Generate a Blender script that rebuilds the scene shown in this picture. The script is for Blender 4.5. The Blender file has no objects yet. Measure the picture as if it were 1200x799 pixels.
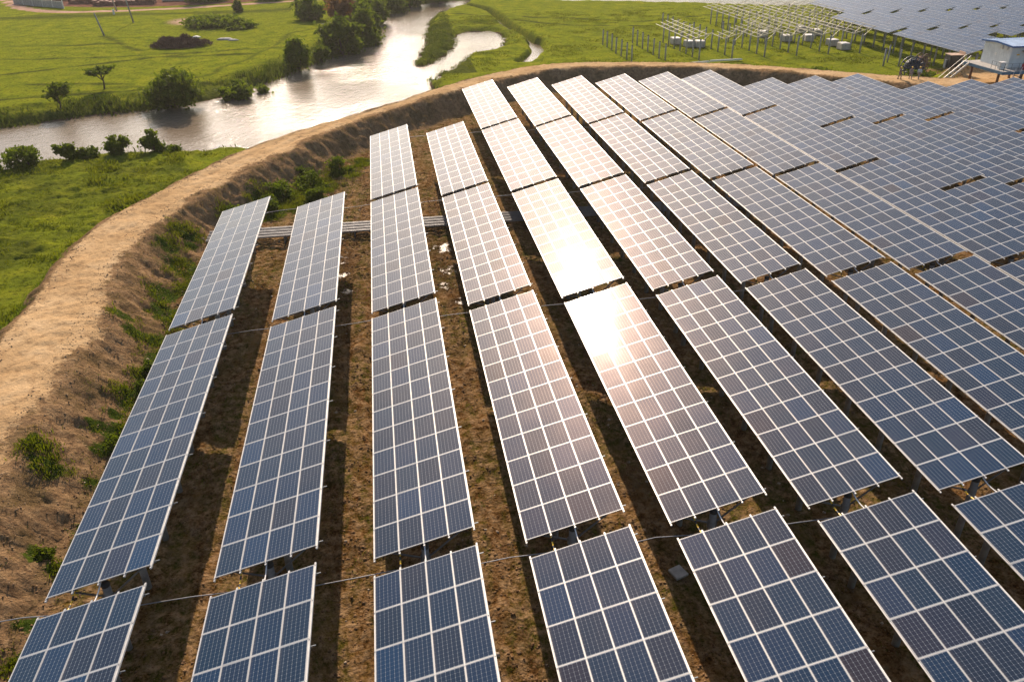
import bpy, bmesh, math, random
import numpy as np
from mathutils import Vector, Matrix, Euler
random.seed(7); rng = np.random.RandomState(11)
R = math.radians
scene = bpy.context.scene
col = scene.collection

# ------------------------------------------------------------------ camera
cam_d = bpy.data.cameras.new('camera'); cam = bpy.data.objects.new('camera', cam_d); col.objects.link(cam)
CAM = Vector((1.972, -17.785, 25.816))
def cam_axes(p, y, r):
    fwd = Vector((-math.sin(y)*math.cos(p), math.cos(y)*math.cos(p), -math.sin(p)))
    right = Vector((math.cos(y), math.sin(y), 0)); up = right.cross(fwd)
    return right*math.cos(r)+up*math.sin(r), up*math.cos(r)-right*math.sin(r), fwd
cr, cu, cf = cam_axes(R(29.674), R(-8.6657), R(-0.6992))
M = Matrix((cr, cu, -cf)).transposed().to_4x4(); M.translation = CAM
cam.matrix_world = M
cam_d.sensor_width = 36; cam_d.lens = 36*925.2/1200
cam_d.clip_start = 0.5; cam_d.clip_end = 4000
scene.camera = cam
def in_view(p, m=0.12):
    d = Vector(p)-CAM; z = d.dot(cf)
    if z < 1: return False
    return abs(d.dot(cr)/z) < 600/925.2*(1+m)+.02 and abs(d.dot(cu)/z) < 399.5/925.2*(1+m)+.02

# ------------------------------------------------------------------ light
SUN_EL, SUN_AZ = R(30.9), R(-1.9)          # azimuth clockwise from +Y
world = bpy.data.worlds.new('World'); scene.world = world; world.use_nodes = True
wn = world.node_tree; bg = wn.nodes['Background']
sky = wn.nodes.new('ShaderNodeTexSky'); sky.sky_type = 'NISHITA'; sky.sun_disc = False
sky.sun_elevation = SUN_EL; sky.sun_rotation = SUN_AZ; sky.air_density = 1.0; sky.dust_density = 2.2; sky.ozone_density = 1.2
wn.links.new(sky.outputs[0], bg.inputs[0]); bg.inputs[1].default_value = 0.112
sd = bpy.data.lights.new('sun', 'SUN'); sd.energy = 4.8; sd.angle = R(0.55); sd.color = (1.0, 0.82, 0.65)
sun = bpy.data.objects.new('sun', sd); col.objects.link(sun)
sdir = Vector((math.sin(SUN_AZ)*math.cos(SUN_EL), math.cos(SUN_AZ)*math.cos(SUN_EL), math.sin(SUN_EL)))
sun.rotation_euler = sdir.to_track_quat('Z', 'Y').to_euler()
scene.view_settings.view_transform = 'Standard'; scene.view_settings.look = 'None'
scene.view_settings.gamma = 1; scene.view_settings.exposure = 0.35
scene.view_settings.use_curve_mapping = False
scene.cycles.max_bounces = 6; scene.cycles.sample_clamp_indirect = 6

# ------------------------------------------------------------------ helpers
def tag(o, label=None, cat=None, group=None, kind=None):
    if label: o['label'] = label
    if cat: o['category'] = cat
    if group: o['group'] = group
    if kind: o['kind'] = kind
    return o
def empty(name, loc=(0, 0, 0), rz=0):
    o = bpy.data.objects.new(name, None); col.objects.link(o); o.location = loc; o.rotation_euler = (0, 0, rz)
    o.empty_display_size = .3
    return o
class MB:
    """collects vertices / faces for one mesh"""
    def __init__(s): s.v = []; s.f = []; s.m = []
    def add(s, vs, fs, m=0):
        b = len(s.v); s.v += [tuple(v) for v in vs]; s.f += [tuple(b+i for i in f) for f in fs]; s.m += [m]*len(fs)
    def box(s, c, d, m=0, rot=None, bev=0):
        x, y, z = d[0]/2, d[1]/2, d[2]/2
        vs = [Vector((a, b, e)) for e in (-z, z) for a, b in ((-x, -y), (x, -y), (x, y), (-x, y))]
        if rot is not None: vs = [rot @ v for v in vs]
        s.add([v+Vector(c) for v in vs], [(3, 2, 1, 0), (4, 5, 6, 7), (0, 1, 5, 4), (1, 2, 6, 5), (2, 3, 7, 6), (3, 0, 4, 7)], m)
    def bar(s, a, b, w, h=None, m=0):
        a, b = Vector(a), Vector(b); h = h or w; d = b-a; L = d.length
        q = d.to_track_quat('Y', 'Z').to_matrix()
        s.box((a+b)/2, (w, L, h), m, q)
    def tube(s, pts, r, n=10, m=0, caps=True):
        pts = [Vector(p) for p in pts]
        rs = r if isinstance(r, (list, tuple)) else [r]*len(pts)
        rings = []
        for i, p in enumerate(pts):
            d = (pts[min(i+1, len(pts)-1)]-pts[max(i-1, 0)]).normalized()
            a = d.orthogonal() if i == 0 else (rings[-1][1]-d*rings[-1][1].dot(d))
            a.normalize(); b = d.cross(a)
            rings.append(([p+(a*math.cos(2*math.pi*k/n)+b*math.sin(2*math.pi*k/n))*rs[i] for k in range(n)], a))
        vs = [v for rr in rings for v in rr[0]]; fs = []
        for i in range(len(pts)-1):
            for k in range(n):
                k2 = (k+1) % n; fs.append((i*n+k, i*n+k2, (i+1)*n+k2, (i+1)*n+k))
        if caps:
            fs.append(tuple(range(n-1, -1, -1))); fs.append(tuple((len(pts)-1)*n+k for k in range(n)))
        s.add(vs, fs, m)
    def mesh(s, name, mats, smooth=False):
        me = bpy.data.meshes.new(name); me.from_pydata(s.v, [], s.f)
        for m in (mats if isinstance(mats, (list, tuple)) else [mats]): me.materials.append(m)
        me.polygons.foreach_set('material_index', s.m)
        if smooth: me.polygons.foreach_set('use_smooth', [True]*len(s.f))
        me.update(); return me
    def build(s, name, mats, parent=None, smooth=False, loc=None):
        return link(name, s.mesh(name, mats, smooth), parent, loc)
def link(name, me, parent=None, loc=None, rot=None):
    o = bpy.data.objects.new(name, me); col.objects.link(o)
    if parent: o.parent = parent
    if loc is not None: o.location = loc
    if rot is not None: o.rotation_euler = rot
    return o
def copy_tree(o, parent=None):
    c = o.copy(); col.objects.link(c)
    if parent: c.parent = parent
    for ch in list(o.children): copy_tree(ch, c)
    return c
def np_mesh(name, V, F, mats, smooth=False, mi=None):
    """V (n,3), F (m,k) arrays -> mesh"""
    me = bpy.data.meshes.new(name); k = F.shape[1]
    me.vertices.add(len(V)); me.vertices.foreach_set('co', np.ascontiguousarray(V, np.float32).ravel())
    me.loops.add(F.size); me.loops.foreach_set('vertex_index', np.ascontiguousarray(F, np.int32).ravel())
    me.polygons.add(len(F)); me.polygons.foreach_set('loop_start', np.arange(0, F.size, k, dtype=np.int32))
    for m in mats: me.materials.append(m)
    if mi is not None: me.polygons.foreach_set('material_index', mi.astype(np.int32))
    if smooth: me.polygons.foreach_set('use_smooth', np.ones(len(F), bool))
    me.update(calc_edges=True); return me

_T = rng.rand(256, 256)
def vnoise(x, y):
    xi = np.floor(x).astype(int); yi = np.floor(y).astype(int); fx = x-xi; fy = y-yi
    fx = fx*fx*(3-2*fx); fy = fy*fy*(3-2*fy)
    a = _T[xi & 255, yi & 255]; b = _T[(xi+1) & 255, yi & 255]; c = _T[xi & 255, (yi+1) & 255]; d = _T[(xi+1) & 255, (yi+1) & 255]
    return (a*(1-fx)+b*fx)*(1-fy)+(c*(1-fx)+d*fx)*fy-.5
def fbm(x, y, f=1.0, o=4, g=.5):
    s = 0; a = 1
    for i in range(o): s = s+a*vnoise(x*f+17.3*i, y*f-9.1*i); f *= 2.03; a *= g
    return s
def smooth(a, b, x):
    t = np.clip((x-a)/(b-a), 0, 1); return t*t*(3-2*t)
def seg_dist(px, py, pts, closed=False):
    best = np.full(px.shape, 1e9); par = np.zeros(px.shape); acc = 0
    n = len(pts)
    for i in range(n if closed else n-1):
        ax, ay = pts[i]; bx, by = pts[(i+1) % n]; dx, dy = bx-ax, by-ay; L2 = dx*dx+dy*dy; L = math.sqrt(L2)
        t = np.clip(((px-ax)*dx+(py-ay)*dy)/L2, 0, 1)
        d = np.hypot(px-ax-t*dx, py-ay-t*dy); m = d < best
        best = np.where(m, d, best); par = np.where(m, acc+t*L, par); acc += L
    return best, par
def inside(px, py, pts):
    r = np.zeros(px.shape, bool); n = len(pts)
    for i in range(n):
        ax, ay = pts[i]; bx, by = pts[(i+1) % n]
        c = (ay > py) != (by > py)
        r ^= c & (px < (bx-ax)*(py-ay)/((by-ay) if by != ay else 1e-9)+ax)
    return r
def smooth_line(pts, it=2):
    for _ in range(it):
        q = [pts[0]]
        for a, b in zip(pts[:-1], pts[1:]):
            q += [(a[0]*.75+b[0]*.25, a[1]*.75+b[1]*.25), (a[0]*.25+b[0]*.75, a[1]*.25+b[1]*.75)]
        pts = q+[pts[-1]]
    return pts

# ------------------------------------------------------------------ materials
def new_mat(name):
    m = bpy.data.materials.new(name); m.use_nodes = True; nt = m.node_tree
    return m, nt, nt.nodes['Principled BSDF']
def nd(nt, t, **k):
    n = nt.nodes.new(t)
    for a, b in k.items(): setattr(n, a, b)
    return n
def noise(nt, vec, scale, detail=4, rough=.55, dist=0):
    n = nd(nt, 'ShaderNodeTexNoise'); n.inputs['Scale'].default_value = scale; n.inputs['Detail'].default_value = detail
    n.inputs['Roughness'].default_value = rough; n.inputs['Distortion'].default_value = dist
    if vec is not None: nt.links.new(vec, n.inputs['Vector'])
    return n.outputs['Fac']
def ramp(nt, fac, stops):
    n = nd(nt, 'ShaderNodeValToRGB'); e = n.color_ramp.elements
    while len(e) < len(stops): e.new(.5)
    for i, (p, c) in enumerate(stops):
        e[i].position = p; e[i].color = (*c, 1) if len(c) == 3 else c
    nt.links.new(fac, n.inputs[0]); return n.outputs[0]
def mixc(nt, fac, a, b, mode='MIX'):
    n = nd(nt, 'ShaderNodeMix', data_type='RGBA', blend_type=mode)
    for s, v in ((0, fac), (6, a), (7, b)):
        if isinstance(v, bpy.types.NodeSocket): nt.links.new(v, n.inputs[s])
        else: n.inputs[s].default_value = v if s == 0 else (*v, 1)
    return n.outputs[2]
def math_(nt, op, a, b=0.0, c=0.0, clamp=False):
    n = nd(nt, 'ShaderNodeMath', operation=op, use_clamp=clamp)
    for i, v in enumerate((a, b, c)):
        if isinstance(v, bpy.types.NodeSocket): nt.links.new(v, n.inputs[i])
        else: n.inputs[i].default_value = v
    return n.outputs[0]
def bump(nt, h, strength, dist, bsdf, normal=None):
    n = nd(nt, 'ShaderNodeBump'); n.inputs['Strength'].default_value = strength; n.inputs['Distance'].default_value = dist
    nt.links.new(h, n.inputs['Height'])
    if normal: nt.links.new(normal, n.inputs['Normal'])
    if bsdf: nt.links.new(n.outputs[0], bsdf.inputs['Normal'])
    return n.outputs[0]
def simple(name, c, rough=.6, metal=0, var=.12, scale=3, spec=.5, bmp=0):
    m, nt, b = new_mat(name)
    tc = nd(nt, 'ShaderNodeTexCoord').outputs['Object']
    f = noise(nt, tc, scale, 5, .6)
    lo = tuple(x*(1-var*2) for x in c); hi = tuple(min(1, x*(1+var*1.6)) for x in c)
    nt.links.new(ramp(nt, f, [(.3, lo), (.7, hi)]), b.inputs['Base Color'])
    b.inputs['Roughness'].default_value = rough; b.inputs['Metallic'].default_value = metal; b.inputs['Specular IOR Level'].default_value = spec
    if bmp: bump(nt, f, .6, bmp, b)
    return m
M_alu = simple('aluminium', (.62, .60, .57), .42, .35, .05, 4)
M_rail = simple('galvanised_rail', (.66, .64, .60), .45, .3, .08, 2.5)
M_steel = simple('grey_steel', (.20, .22, .24), .5, .5, .12, 2)
M_steel2 = simple('dull_tray_steel', (.30, .30, .31), .5, .3, .1, 2)
M_post = simple('concrete_post', (.30, .29, .27), .85, 0, .16, 2.2, .3, .01)
M_postdark = simple('dark_cap', (.05, .045, .04), .8)
M_creamsteel = simple('primed_steel', (.50, .45, .33), .5, .1, .08, 2)
M_wood = simple('weathered_wood', (.24, .17, .11), .8, 0, .2, 6)
M_plywood = simple('plywood', (.50, .34, .24), .8, 0, .12, 3)
M_black = simple('black_plastic', (.015, .016, .02), .5)
M_yellow = simple('yellow_plastic', (.95, .55, .02), .4, 0, .05)
M_white = simple('white_paint', (.78, .76, .72), .5, 0, .05)
M_conc = simple('pale_concrete', (.42, .39, .35), .85, 0, .15, 2.5, .3, .01)
M_sheet = simple('white_sheet', (.78, .74, .68), .6, 0, .08, 2)
M_hutwall = simple('pale_steel_wall', (.66, .69, .68), .55, 0, .07, 1.2)
M_hutroof = simple('pale_blue_roof', (.55, .66, .80), .4, .1, .1, 1)
M_blue = simple('blue_paint', (.02, .10, .32), .4, 0, .1, 2)
M_navy = simple('dark_navy_paint', (.015, .04, .09), .5)
M_deckblue = simple('blue_deck_paint', (.06, .15, .25), .5, 0, .15, 2)
M_red = simple('red_paint', (.45, .02, .03), .5)
M_rust = simple('rusty_post', (.16, .08, .05), .8, .1, .2, 4)
M_brick = simple('dull_red_brick', (.20, .085, .06), .9, 0, .25, 1.5)
M_fabric_tan = simple('tan_workwear', (.24, .18, .15), .9, 0, .12, 8)
M_fabric_grey = simple('grey_workwear', (.25, .22, .22), .9, 0, .12, 8)
M_fabric_blue = simple('pale_blue_shirt', (.45, .54, .60), .9, 0, .1, 8)
M_skin = simple('skin', (.34, .19, .12), .6, 0, .05)
M_hair = simple('hair', (.012, .01, .009), .7)
M_boot = simple('boots', (.03, .025, .02), .7)

# --- solar glass: cells, gaps, busbars in object space ------------------------
def make_cells(name, mod=False):
    m, nt, b = new_mat(name); L = nt.links
    tc = nd(nt, 'ShaderNodeTexCoord').outputs['Object']
    sx = nd(nt, 'ShaderNodeSeparateXYZ'); L.new(tc, sx.inputs[0])
    if mod:   # whole deck of modules in one mesh: wrap the coordinates to one module
        x = math_(nt, 'SUBTRACT', math_(nt, 'MODULO', sx.outputs[0], 1.0), .5)
        y = math_(nt, 'SUBTRACT', math_(nt, 'MODULO', sx.outputs[1], 1.66), .83)
    else: x, y = sx.outputs[0], sx.outputs[1]
    u = math_(nt, 'DIVIDE', math_(nt, 'ADD', x, .465), .155)
    v = math_(nt, 'DIVIDE', math_(nt, 'ADD', y, .775), .155)
    fu = math_(nt, 'ABSOLUTE', math_(nt, 'SUBTRACT', math_(nt, 'FRACT', u), .5))   # .5 at cell borders
    fv = math_(nt, 'ABSOLUTE', math_(nt, 'SUBTRACT', math_(nt, 'FRACT', v), .5))
    gap = math_(nt, 'MAXIMUM', math_(nt, 'GREATER_THAN', fu, .482), math_(nt, 'MULTIPLY', math_(nt, 'GREATER_THAN', fv, .492), .7))
    dia = math_(nt, 'GREATER_THAN', math_(nt, 'ADD', fu, fv), .90)
    bb = math_(nt, 'LESS_THAN', math_(nt, 'ABSOLUTE', math_(nt, 'SUBTRACT', math_(nt, 'FRACT', math_(nt, 'MULTIPLY', u, 3)), .5)), .03)
    outm = math_(nt, 'MAXIMUM', math_(nt, 'GREATER_THAN', math_(nt, 'ABSOLUTE', x), .465), math_(nt, 'GREATER_THAN', math_(nt, 'ABSOLUTE', y), .782))
    white = math_(nt, 'MAXIMUM', math_(nt, 'MAXIMUM', gap, dia), outm)
    oi = nd(nt, 'ShaderNodeObjectInfo').outputs['Random']
    if mod:
        wn_ = nd(nt, 'ShaderNodeTexWhiteNoise', noise_dimensions='3D'); cb = nd(nt, 'ShaderNodeCombineXYZ')
        L.new(math_(nt, 'FLOOR', math_(nt, 'DIVIDE', sx.outputs[0], 1.0)), cb.inputs[0]); L.new(math_(nt, 'FLOOR', math_(nt, 'DIVIDE', sx.outputs[1], 1.66)), cb.inputs[1]); L.new(oi, cb.inputs[2])
        L.new(cb.outputs[0], wn_.inputs['Vector']); oi = wn_.outputs['Value']
    cell = ramp(nt, oi, [(0, (.002, .026, .070)), (.45, (.003, .026, .060)), (.78, (.008, .021, .045)), (.9, (.001, .034, .092)), (1, (.020, .019, .030))])
    c = mixc(nt, math_(nt, 'MULTIPLY', bb, .12), cell, (.30, .33, .36))
    c = mixc(nt, math_(nt, 'MULTIPLY', white, 1.0), c, (.31, .34, .37))
    dust = noise(nt, nd(nt, 'ShaderNodeNewGeometry').outputs['Position'], .55, 4, .6)
    df = math_(nt, 'MULTIPLY', math_(nt, 'SUBTRACT', dust, .3), .035, clamp=True)
    c = mixc(nt, df, c, (.42, .33, .24))
    edge_d = math_(nt, 'MULTIPLY', math_(nt, 'MULTIPLY_ADD', x, -2.6, -.95, clamp=True), math_(nt, 'MULTIPLY_ADD', dust, 1.6, -.25, clamp=True))
    c = mixc(nt, math_(nt, 'MULTIPLY', edge_d, .55, clamp=True), c, (.38, .30, .22))
    L.new(c, b.inputs['Base Color'])
    b.inputs['Roughness'].default_value = .46; b.inputs['IOR'].default_value = 1.5; b.inputs['Specular IOR Level'].default_value = 0
    b.inputs['Coat Weight'].default_value = 1.0; b.inputs['Coat IOR'].default_value = 1.33
    r2 = math_(nt, 'MULTIPLY_ADD', oi, .015, .035); r2 = math_(nt, 'MULTIPLY_ADD', dust, .03, r2)
    L.new(r2, b.inputs['Coat Roughness'])
    # added broad pink lobe: warm sky glow round the sun's reflection put into its colour
    gl = nd(nt, 'ShaderNodeBsdfGlossy'); gl.inputs['Roughness'].default_value = .31; gl.inputs['Color'].default_value = (1, .72, .62, 1)
    mx = nd(nt, 'ShaderNodeMixShader'); L.new(math_(nt, 'MULTIPLY_ADD', dust, .010, .005), mx.inputs[0])
    L.new(b.outputs[0], mx.inputs[1]); L.new(gl.outputs[0], mx.inputs[2]); L.new(mx.outputs[0], nt.nodes['Material Output'].inputs[0])
    return m
M_cell = make_cells('solar_cells')
M_deck = make_cells('solar_cells_far', True)

# --- ground ------------------------------------------------------------------
def make_ground():
    m, nt, b = new_mat('ground'); L = nt.links
    pos = nd(nt, 'ShaderNodeNewGeometry').outputs['Position']
    def att(n): a = nd(nt, 'ShaderNodeAttribute'); a.attribute_name = n; return a.outputs['Fac']
    n_l = noise(nt, pos, .05, 5, .55); n_m = noise(nt, pos, .35, 6, .6); n_s = noise(nt, pos, 2.2, 6, .65); n_f = noise(nt, pos, 9, 5, .7)
    # pasture
    g = ramp(nt, n_m, [(.28, (.095, .120, .014)), (.45, (.180, .215, .015)), (.62, (.265, .275, .018)), (.78, (.33, .29, .035))])
    g = mixc(nt, math_(nt, 'MULTIPLY', math_(nt, 'SUBTRACT', n_l, .42), 2.2, clamp=True), g, (.185, .21, .018))
    g = mixc(nt, ramp(nt, n_s, [(.34, (1, 1, 1)), (.5, (0, 0, 0))]), g, (.075, .09, .010))
    g = mixc(nt, math_(nt, 'MULTIPLY', ramp(nt, noise(nt, pos, .9, 6, .7, .6), [(.64, (0, 0, 0)), (.74, (1, 1, 1))]), .45), g, (.17, .12, .045))
    # dark weeds of rough verges; painted ditch shadows share this colour
    vg = ramp(nt, n_s, [(.3, (.022, .032, .010)), (.55, (.060, .070, .016)), (.75, (.11, .10, .035))])
    g = mixc(nt, att('weeds_and_shade'), g, vg)
    # compacted dirt of the crest
    d = ramp(nt, n_m, [(.25, (.43, .27, .13)), (.5, (.56, .37, .19)), (.75, (.65, .46, .26))])
    d = mixc(nt, math_(nt, 'MULTIPLY', ramp(nt, n_s, [(.33, (1, 1, 1)), (.5, (0, 0, 0))]), .7), d, (.28, .17, .085))
    d = mixc(nt, math_(nt, 'MULTIPLY', ramp(nt, n_f, [(.62, (0, 0, 0)), (.72, (1, 1, 1))]), .4), d, (.62, .46, .30))
    # slope earth
    s = ramp(nt, n_s, [(.25, (.17, .098, .045)), (.5, (.31, .19, .095)), (.75, (.45, .30, .16))])
    s = mixc(nt, math_(nt, 'MULTIPLY', n_f, .5), s, (.26, .165, .090))
    mv = nd(nt, 'ShaderNodeMapping'); mv.inputs['Scale'].default_value = (2.6, 2.6, .35); L.new(pos, mv.inputs[0])
    nv = noise(nt, mv.outputs[0], 1.0, 5, .65, .2)
    s = mixc(nt, math_(nt, 'MULTIPLY', ramp(nt, nv, [(.36, (1, 1, 1)), (.47, (0, 0, 0))]), .75), s, (.12, .072, .040))
    s = mixc(nt, math_(nt, 'MULTIPLY', ramp(nt, noise(nt, pos, .45, 6, .72, .3), [(.48, (0, 0, 0)), (.60, (1, 1, 1))]), .55), s, (.095, .070, .028))
    # soil in the field
    n_c = math_(nt, 'MULTIPLY_ADD', math_(nt, 'SUBTRACT', n_f, .5), 1.1, math_(nt, 'MULTIPLY_ADD', math_(nt, 'SUBTRACT', n_s, .5), .8, .5))
    so = ramp(nt, n_c, [(.25, (.032, .015, .005)), (.45, (.105, .046, .011)), (.60, (.21, .095, .020)), (.78, (.44, .25, .085))])
    moss = ramp(nt, n_f, [(.3, (.030, .036, .005)), (.7, (.125, .125, .012))])
    mm = nd(nt, 'ShaderNodeMapping'); mm.inputs['Scale'].default_value = (.55, .16, 1); L.new(pos, mm.inputs[0])
    mf = math_(nt, 'MULTIPLY', math_(nt, 'SUBTRACT', noise(nt, mm.outputs[0], 1.0, 6, .68, .4), .44), 7, clamp=True)
    so = mixc(nt, math_(nt, 'MULTIPLY', mf, .92), so, moss)
    so = mixc(nt, ramp(nt, n_f, [(.66, (0, 0, 0)), (.73, (1, 1, 1))]), so, (.42, .28, .16))
    mp = nd(nt, 'ShaderNodeMapping'); mp.inputs['Scale'].default_value = (.8, .14, 1); L.new(pos, mp.inputs[0])
    lf = math_(nt, 'MULTIPLY', math_(nt, 'SUBTRACT', noise(nt, mp.outputs[0], 1.0, 5, .6, .3), .50), 6, clamp=True)
    so = mixc(nt, math_(nt, 'MULTIPLY', lf, .75), so, ramp(nt, n_c, [(.3, (.18, .090, .028)), (.6, (.40, .23, .085)), (.8, (.58, .40, .20))]))
    so = mixc(nt, math_(nt, 'MULTIPLY', att('rut'), .55), so, (.10, .052, .020))
    # grass on slopes
    gr = ramp(nt, n_s, [(.3, (.018, .035, .008)), (.6, (.055, .080, .010)), (.8, (.10, .12, .014))])
    def edge(a, w=.5):   # ragged border
        return math_(nt, 'MULTIPLY_ADD', math_(nt, 'SUBTRACT', math_(nt, 'MULTIPLY_ADD', math_(nt, 'SUBTRACT', n_s, .5), w*1.6, math_(nt, 'MULTIPLY_ADD', math_(nt, 'SUBTRACT', n_f, .5), w, a)), .5), 5, .5, clamp=True)
    c = mixc(nt, edge(att('soil')), g, so)
    c = mixc(nt, edge(att('slope'), .5), c, s)
    c = mixc(nt, edge(att('crest'), .55), c, d)
    c = mixc(nt, edge(att('grass'), .7), c, gr)
    pk = ramp(nt, n_m, [(.3, (.42, .24, .17)), (.7, (.60, .40, .30))])
    c = mixc(nt, edge(att('path'), .25), c, pk)
    rd = ramp(nt, n_m, [(.3, (.085, .040, .030)), (.6, (.24, .12, .085)), (.8, (.36, .25, .20))])
    c = mixc(nt, edge(att('yard'), .5), c, rd)
    mud = ramp(nt, n_s, [(.3, (.06, .04, .025)), (.7, (.16, .11, .07))])
    c = mixc(nt, edge(att('mud'), .4), c, mud)
    c = mixc(nt, math_(nt, 'MULTIPLY', att('wet'), .55, clamp=True), c, (.050, .028, .012))
    wet = math_(nt, 'MULTIPLY', math_(nt, 'SUBTRACT', math_(nt, 'MULTIPLY_ADD', noise(nt, pos, 1.3, 5, .7), 1.0, math_(nt, 'SUBTRACT', att('wet'), 1.0)), .47), 14, clamp=True)
    c = mixc(nt, math_(nt, 'MULTIPLY', wet, .75), c, (.50, .38, .28))  # pale tint puts the sky's glint into the colour of the wet mud
    L.new(c, b.inputs['Base Color'])
    L.new(math_(nt, 'MULTIPLY_ADD', wet, -.62, .94), b.inputs['Roughness']); L.new(math_(nt, 'MULTIPLY', wet, .5), b.inputs['Specular IOR Level'])
    hh = math_(nt, 'ADD', math_(nt, 'MULTIPLY', n_s, .9), math_(nt, 'MULTIPLY', n_f, .35))
    hh = math_(nt, 'ADD', hh, math_(nt, 'MULTIPLY', noise(nt, pos, 24, 4, .7), .14))
    vo = nd(nt, 'ShaderNodeTexVoronoi'); vo.inputs['Scale'].default_value = 5.5; L.new(pos, vo.inputs['Vector'])
    hh = math_(nt, 'ADD', hh, math_(nt, 'MULTIPLY', math_(nt, 'MULTIPLY', vo.outputs['Distance'], math_(nt, 'SUBTRACT', att('soil'), math_(nt, 'MULTIPLY', att('slope'), .6))), -.45))
    dry = math_(nt, 'MULTIPLY_ADD', wet, -.7, 1.0)
    dry = math_(nt, 'MULTIPLY', dry, math_(nt, 'MULTIPLY_ADD', att('crest'), -.55, 1.0))
    bump(nt, math_(nt, 'MULTIPLY', hh, dry), .9, .28, b)
    return m
M_ground = make_ground()

def make_water():
    m, nt, b = new_mat('river_water'); L = nt.links
    pos = nd(nt, 'ShaderNodeNewGeometry').outputs['Position']
    mp = nd(nt, 'ShaderNodeMapping'); mp.inputs['Scale'].default_value = (1, .8, 1); mp.inputs['Rotation'].default_value = (0, 0, .5); L.new(pos, mp.inputs[0])
    a = noise(nt, mp.outputs[0], 1.1, 5, .6, .3); c = noise(nt, mp.outputs[0], 4.2, 4, .6)
    big = noise(nt, pos, .05, 4, .5)
    h = math_(nt, 'ADD', math_(nt, 'MULTIPLY', a, .55), math_(nt, 'MULTIPLY', c, .22))
    h = math_(nt, 'MULTIPLY', h, ramp(nt, big, [(.35, (.45,)*3), (.62, (1,)*3)]))
    bump(nt, h, 1.0, .24, b)
    b.inputs['Base Color'].default_value = (.21, .16, .11, 1)
    b.inputs['Roughness'].default_value = .07; b.inputs['IOR'].default_value = 1.33
    return m
M_water = make_water()

def leaf_mat(name, c1, c2, c3):
    m, nt, b = new_mat(name)
    pos = nd(nt, 'ShaderNodeNewGeometry').outputs['Position']
    f = math_(nt, 'ADD', math_(nt, 'MULTIPLY', noise(nt, pos, .8, 3), .5), math_(nt, 'MULTIPLY', noise(nt, pos, 6, 2), .5))
    c = ramp(nt, f, [(.32, c1), (.5, c2), (.66, c3)])
    nt.links.new(c, b.inputs['Base Color']); b.inputs['Roughness'].default_value = .75; b.inputs['Specular IOR Level'].default_value = .08
    tr = nd(nt, 'ShaderNodeBsdfTranslucent'); mx = nd(nt, 'ShaderNodeMixShader'); mx.inputs[0].default_value = .38
    nt.links.new(mixc(nt, 1.0, c, (1.35, 1.5, .55), 'MULTIPLY'), tr.inputs[0])
    nt.links.new(b.outputs[0], mx.inputs[1]); nt.links.new(tr.outputs[0], mx.inputs[2])
    nt.links.new(mx.outputs[0], nt.nodes['Material Output'].inputs[0])
    return m
M_leaf = leaf_mat('foliage_mid', (.050, .070, .010), (.11, .14, .014), (.19, .21, .022))
M_leafd = leaf_mat('foliage_dark', (.045, .065, .010), (.095, .120, .014), (.18, .20, .022))
M_leafy = leaf_mat('foliage_yellow', (.050, .075, .008), (.095, .120, .012), (.15, .17, .02))
M_leafr = leaf_mat('foliage_rusty', (.10, .05, .03), (.17, .075, .05), (.22, .11, .06))
M_grassb = leaf_mat('grass_blades', (.060, .075, .008), (.130, .140, .010), (.20, .19, .02))
M_reed = leaf_mat('reeds', (.035, .048, .010), (.070, .088, .015), (.13, .13, .028))
M_trunk = simple('bark', (.10, .07, .05), .9, 0, .25, 5)
M_brush = simple('dead_brushwood', (.11, .05, .035), .9, 0, .3, 4)
M_stone = simple('pale_stone', (.45, .35, .25), .9, 0, .25, 3)

# ------------------------------------------------------------------ terrain
OUT = [(-22.4, -30), (-22.4, 28.1), (-22.4, 34.4), (-22.8, 42.3), (-22.3, 47.0), (-20.4, 52.6), (-16.6, 61.0), (-12.3, 69.9), (-3.5, 79.8), (2.7, 85.7), (7.5, 91.7), (14.0, 98.9), (23.1, 106.0), (30.8, 108.3), (48.0, 104.8), (60.8, 98.6), (66.5, 93.2), (74.2, 88.4), (79.7, 84.8), (84, 86.5), (84, 94), (120, 94)]
INN = [(-17.3, -30), (-17.3, 17.3), (-17.1, 26.2), (-17.4, 31.3), (-18.4, 40.0), (-17.7, 46.2), (-16.2, 51.7), (-11.3, 62.0), (-3.4, 75.8), (7.3, 88.7), (17.9, 97.4), (25.1, 102.8), (32, 104.6), (47.1, 101.6), (59.0, 95.6), (65, 90), (72.4, 84.1), (80, 78.5), (88, 75.5), (120, 75)]
OUTs = smooth_line(OUT, 2); INNs = smooth_line(INN, 2)
CREST = OUTs+INNs[::-1]
N_B = [(-130, 78), (-80, 90), (-50, 98.7), (-43.8, 102.1), (-37.1, 105.2), (-29.4, 106.3), (-25.9, 108.8), (-19.8, 116.4), (-12.5, 131.7), (-8.5, 141.6), (-5.0, 148.9), (-.5, 172.8), (1.7, 198.8), (7.4, 214.5), (15.5, 222.0), (32.4, 229), (60, 235), (120, 222), (260, 190)]
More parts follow.
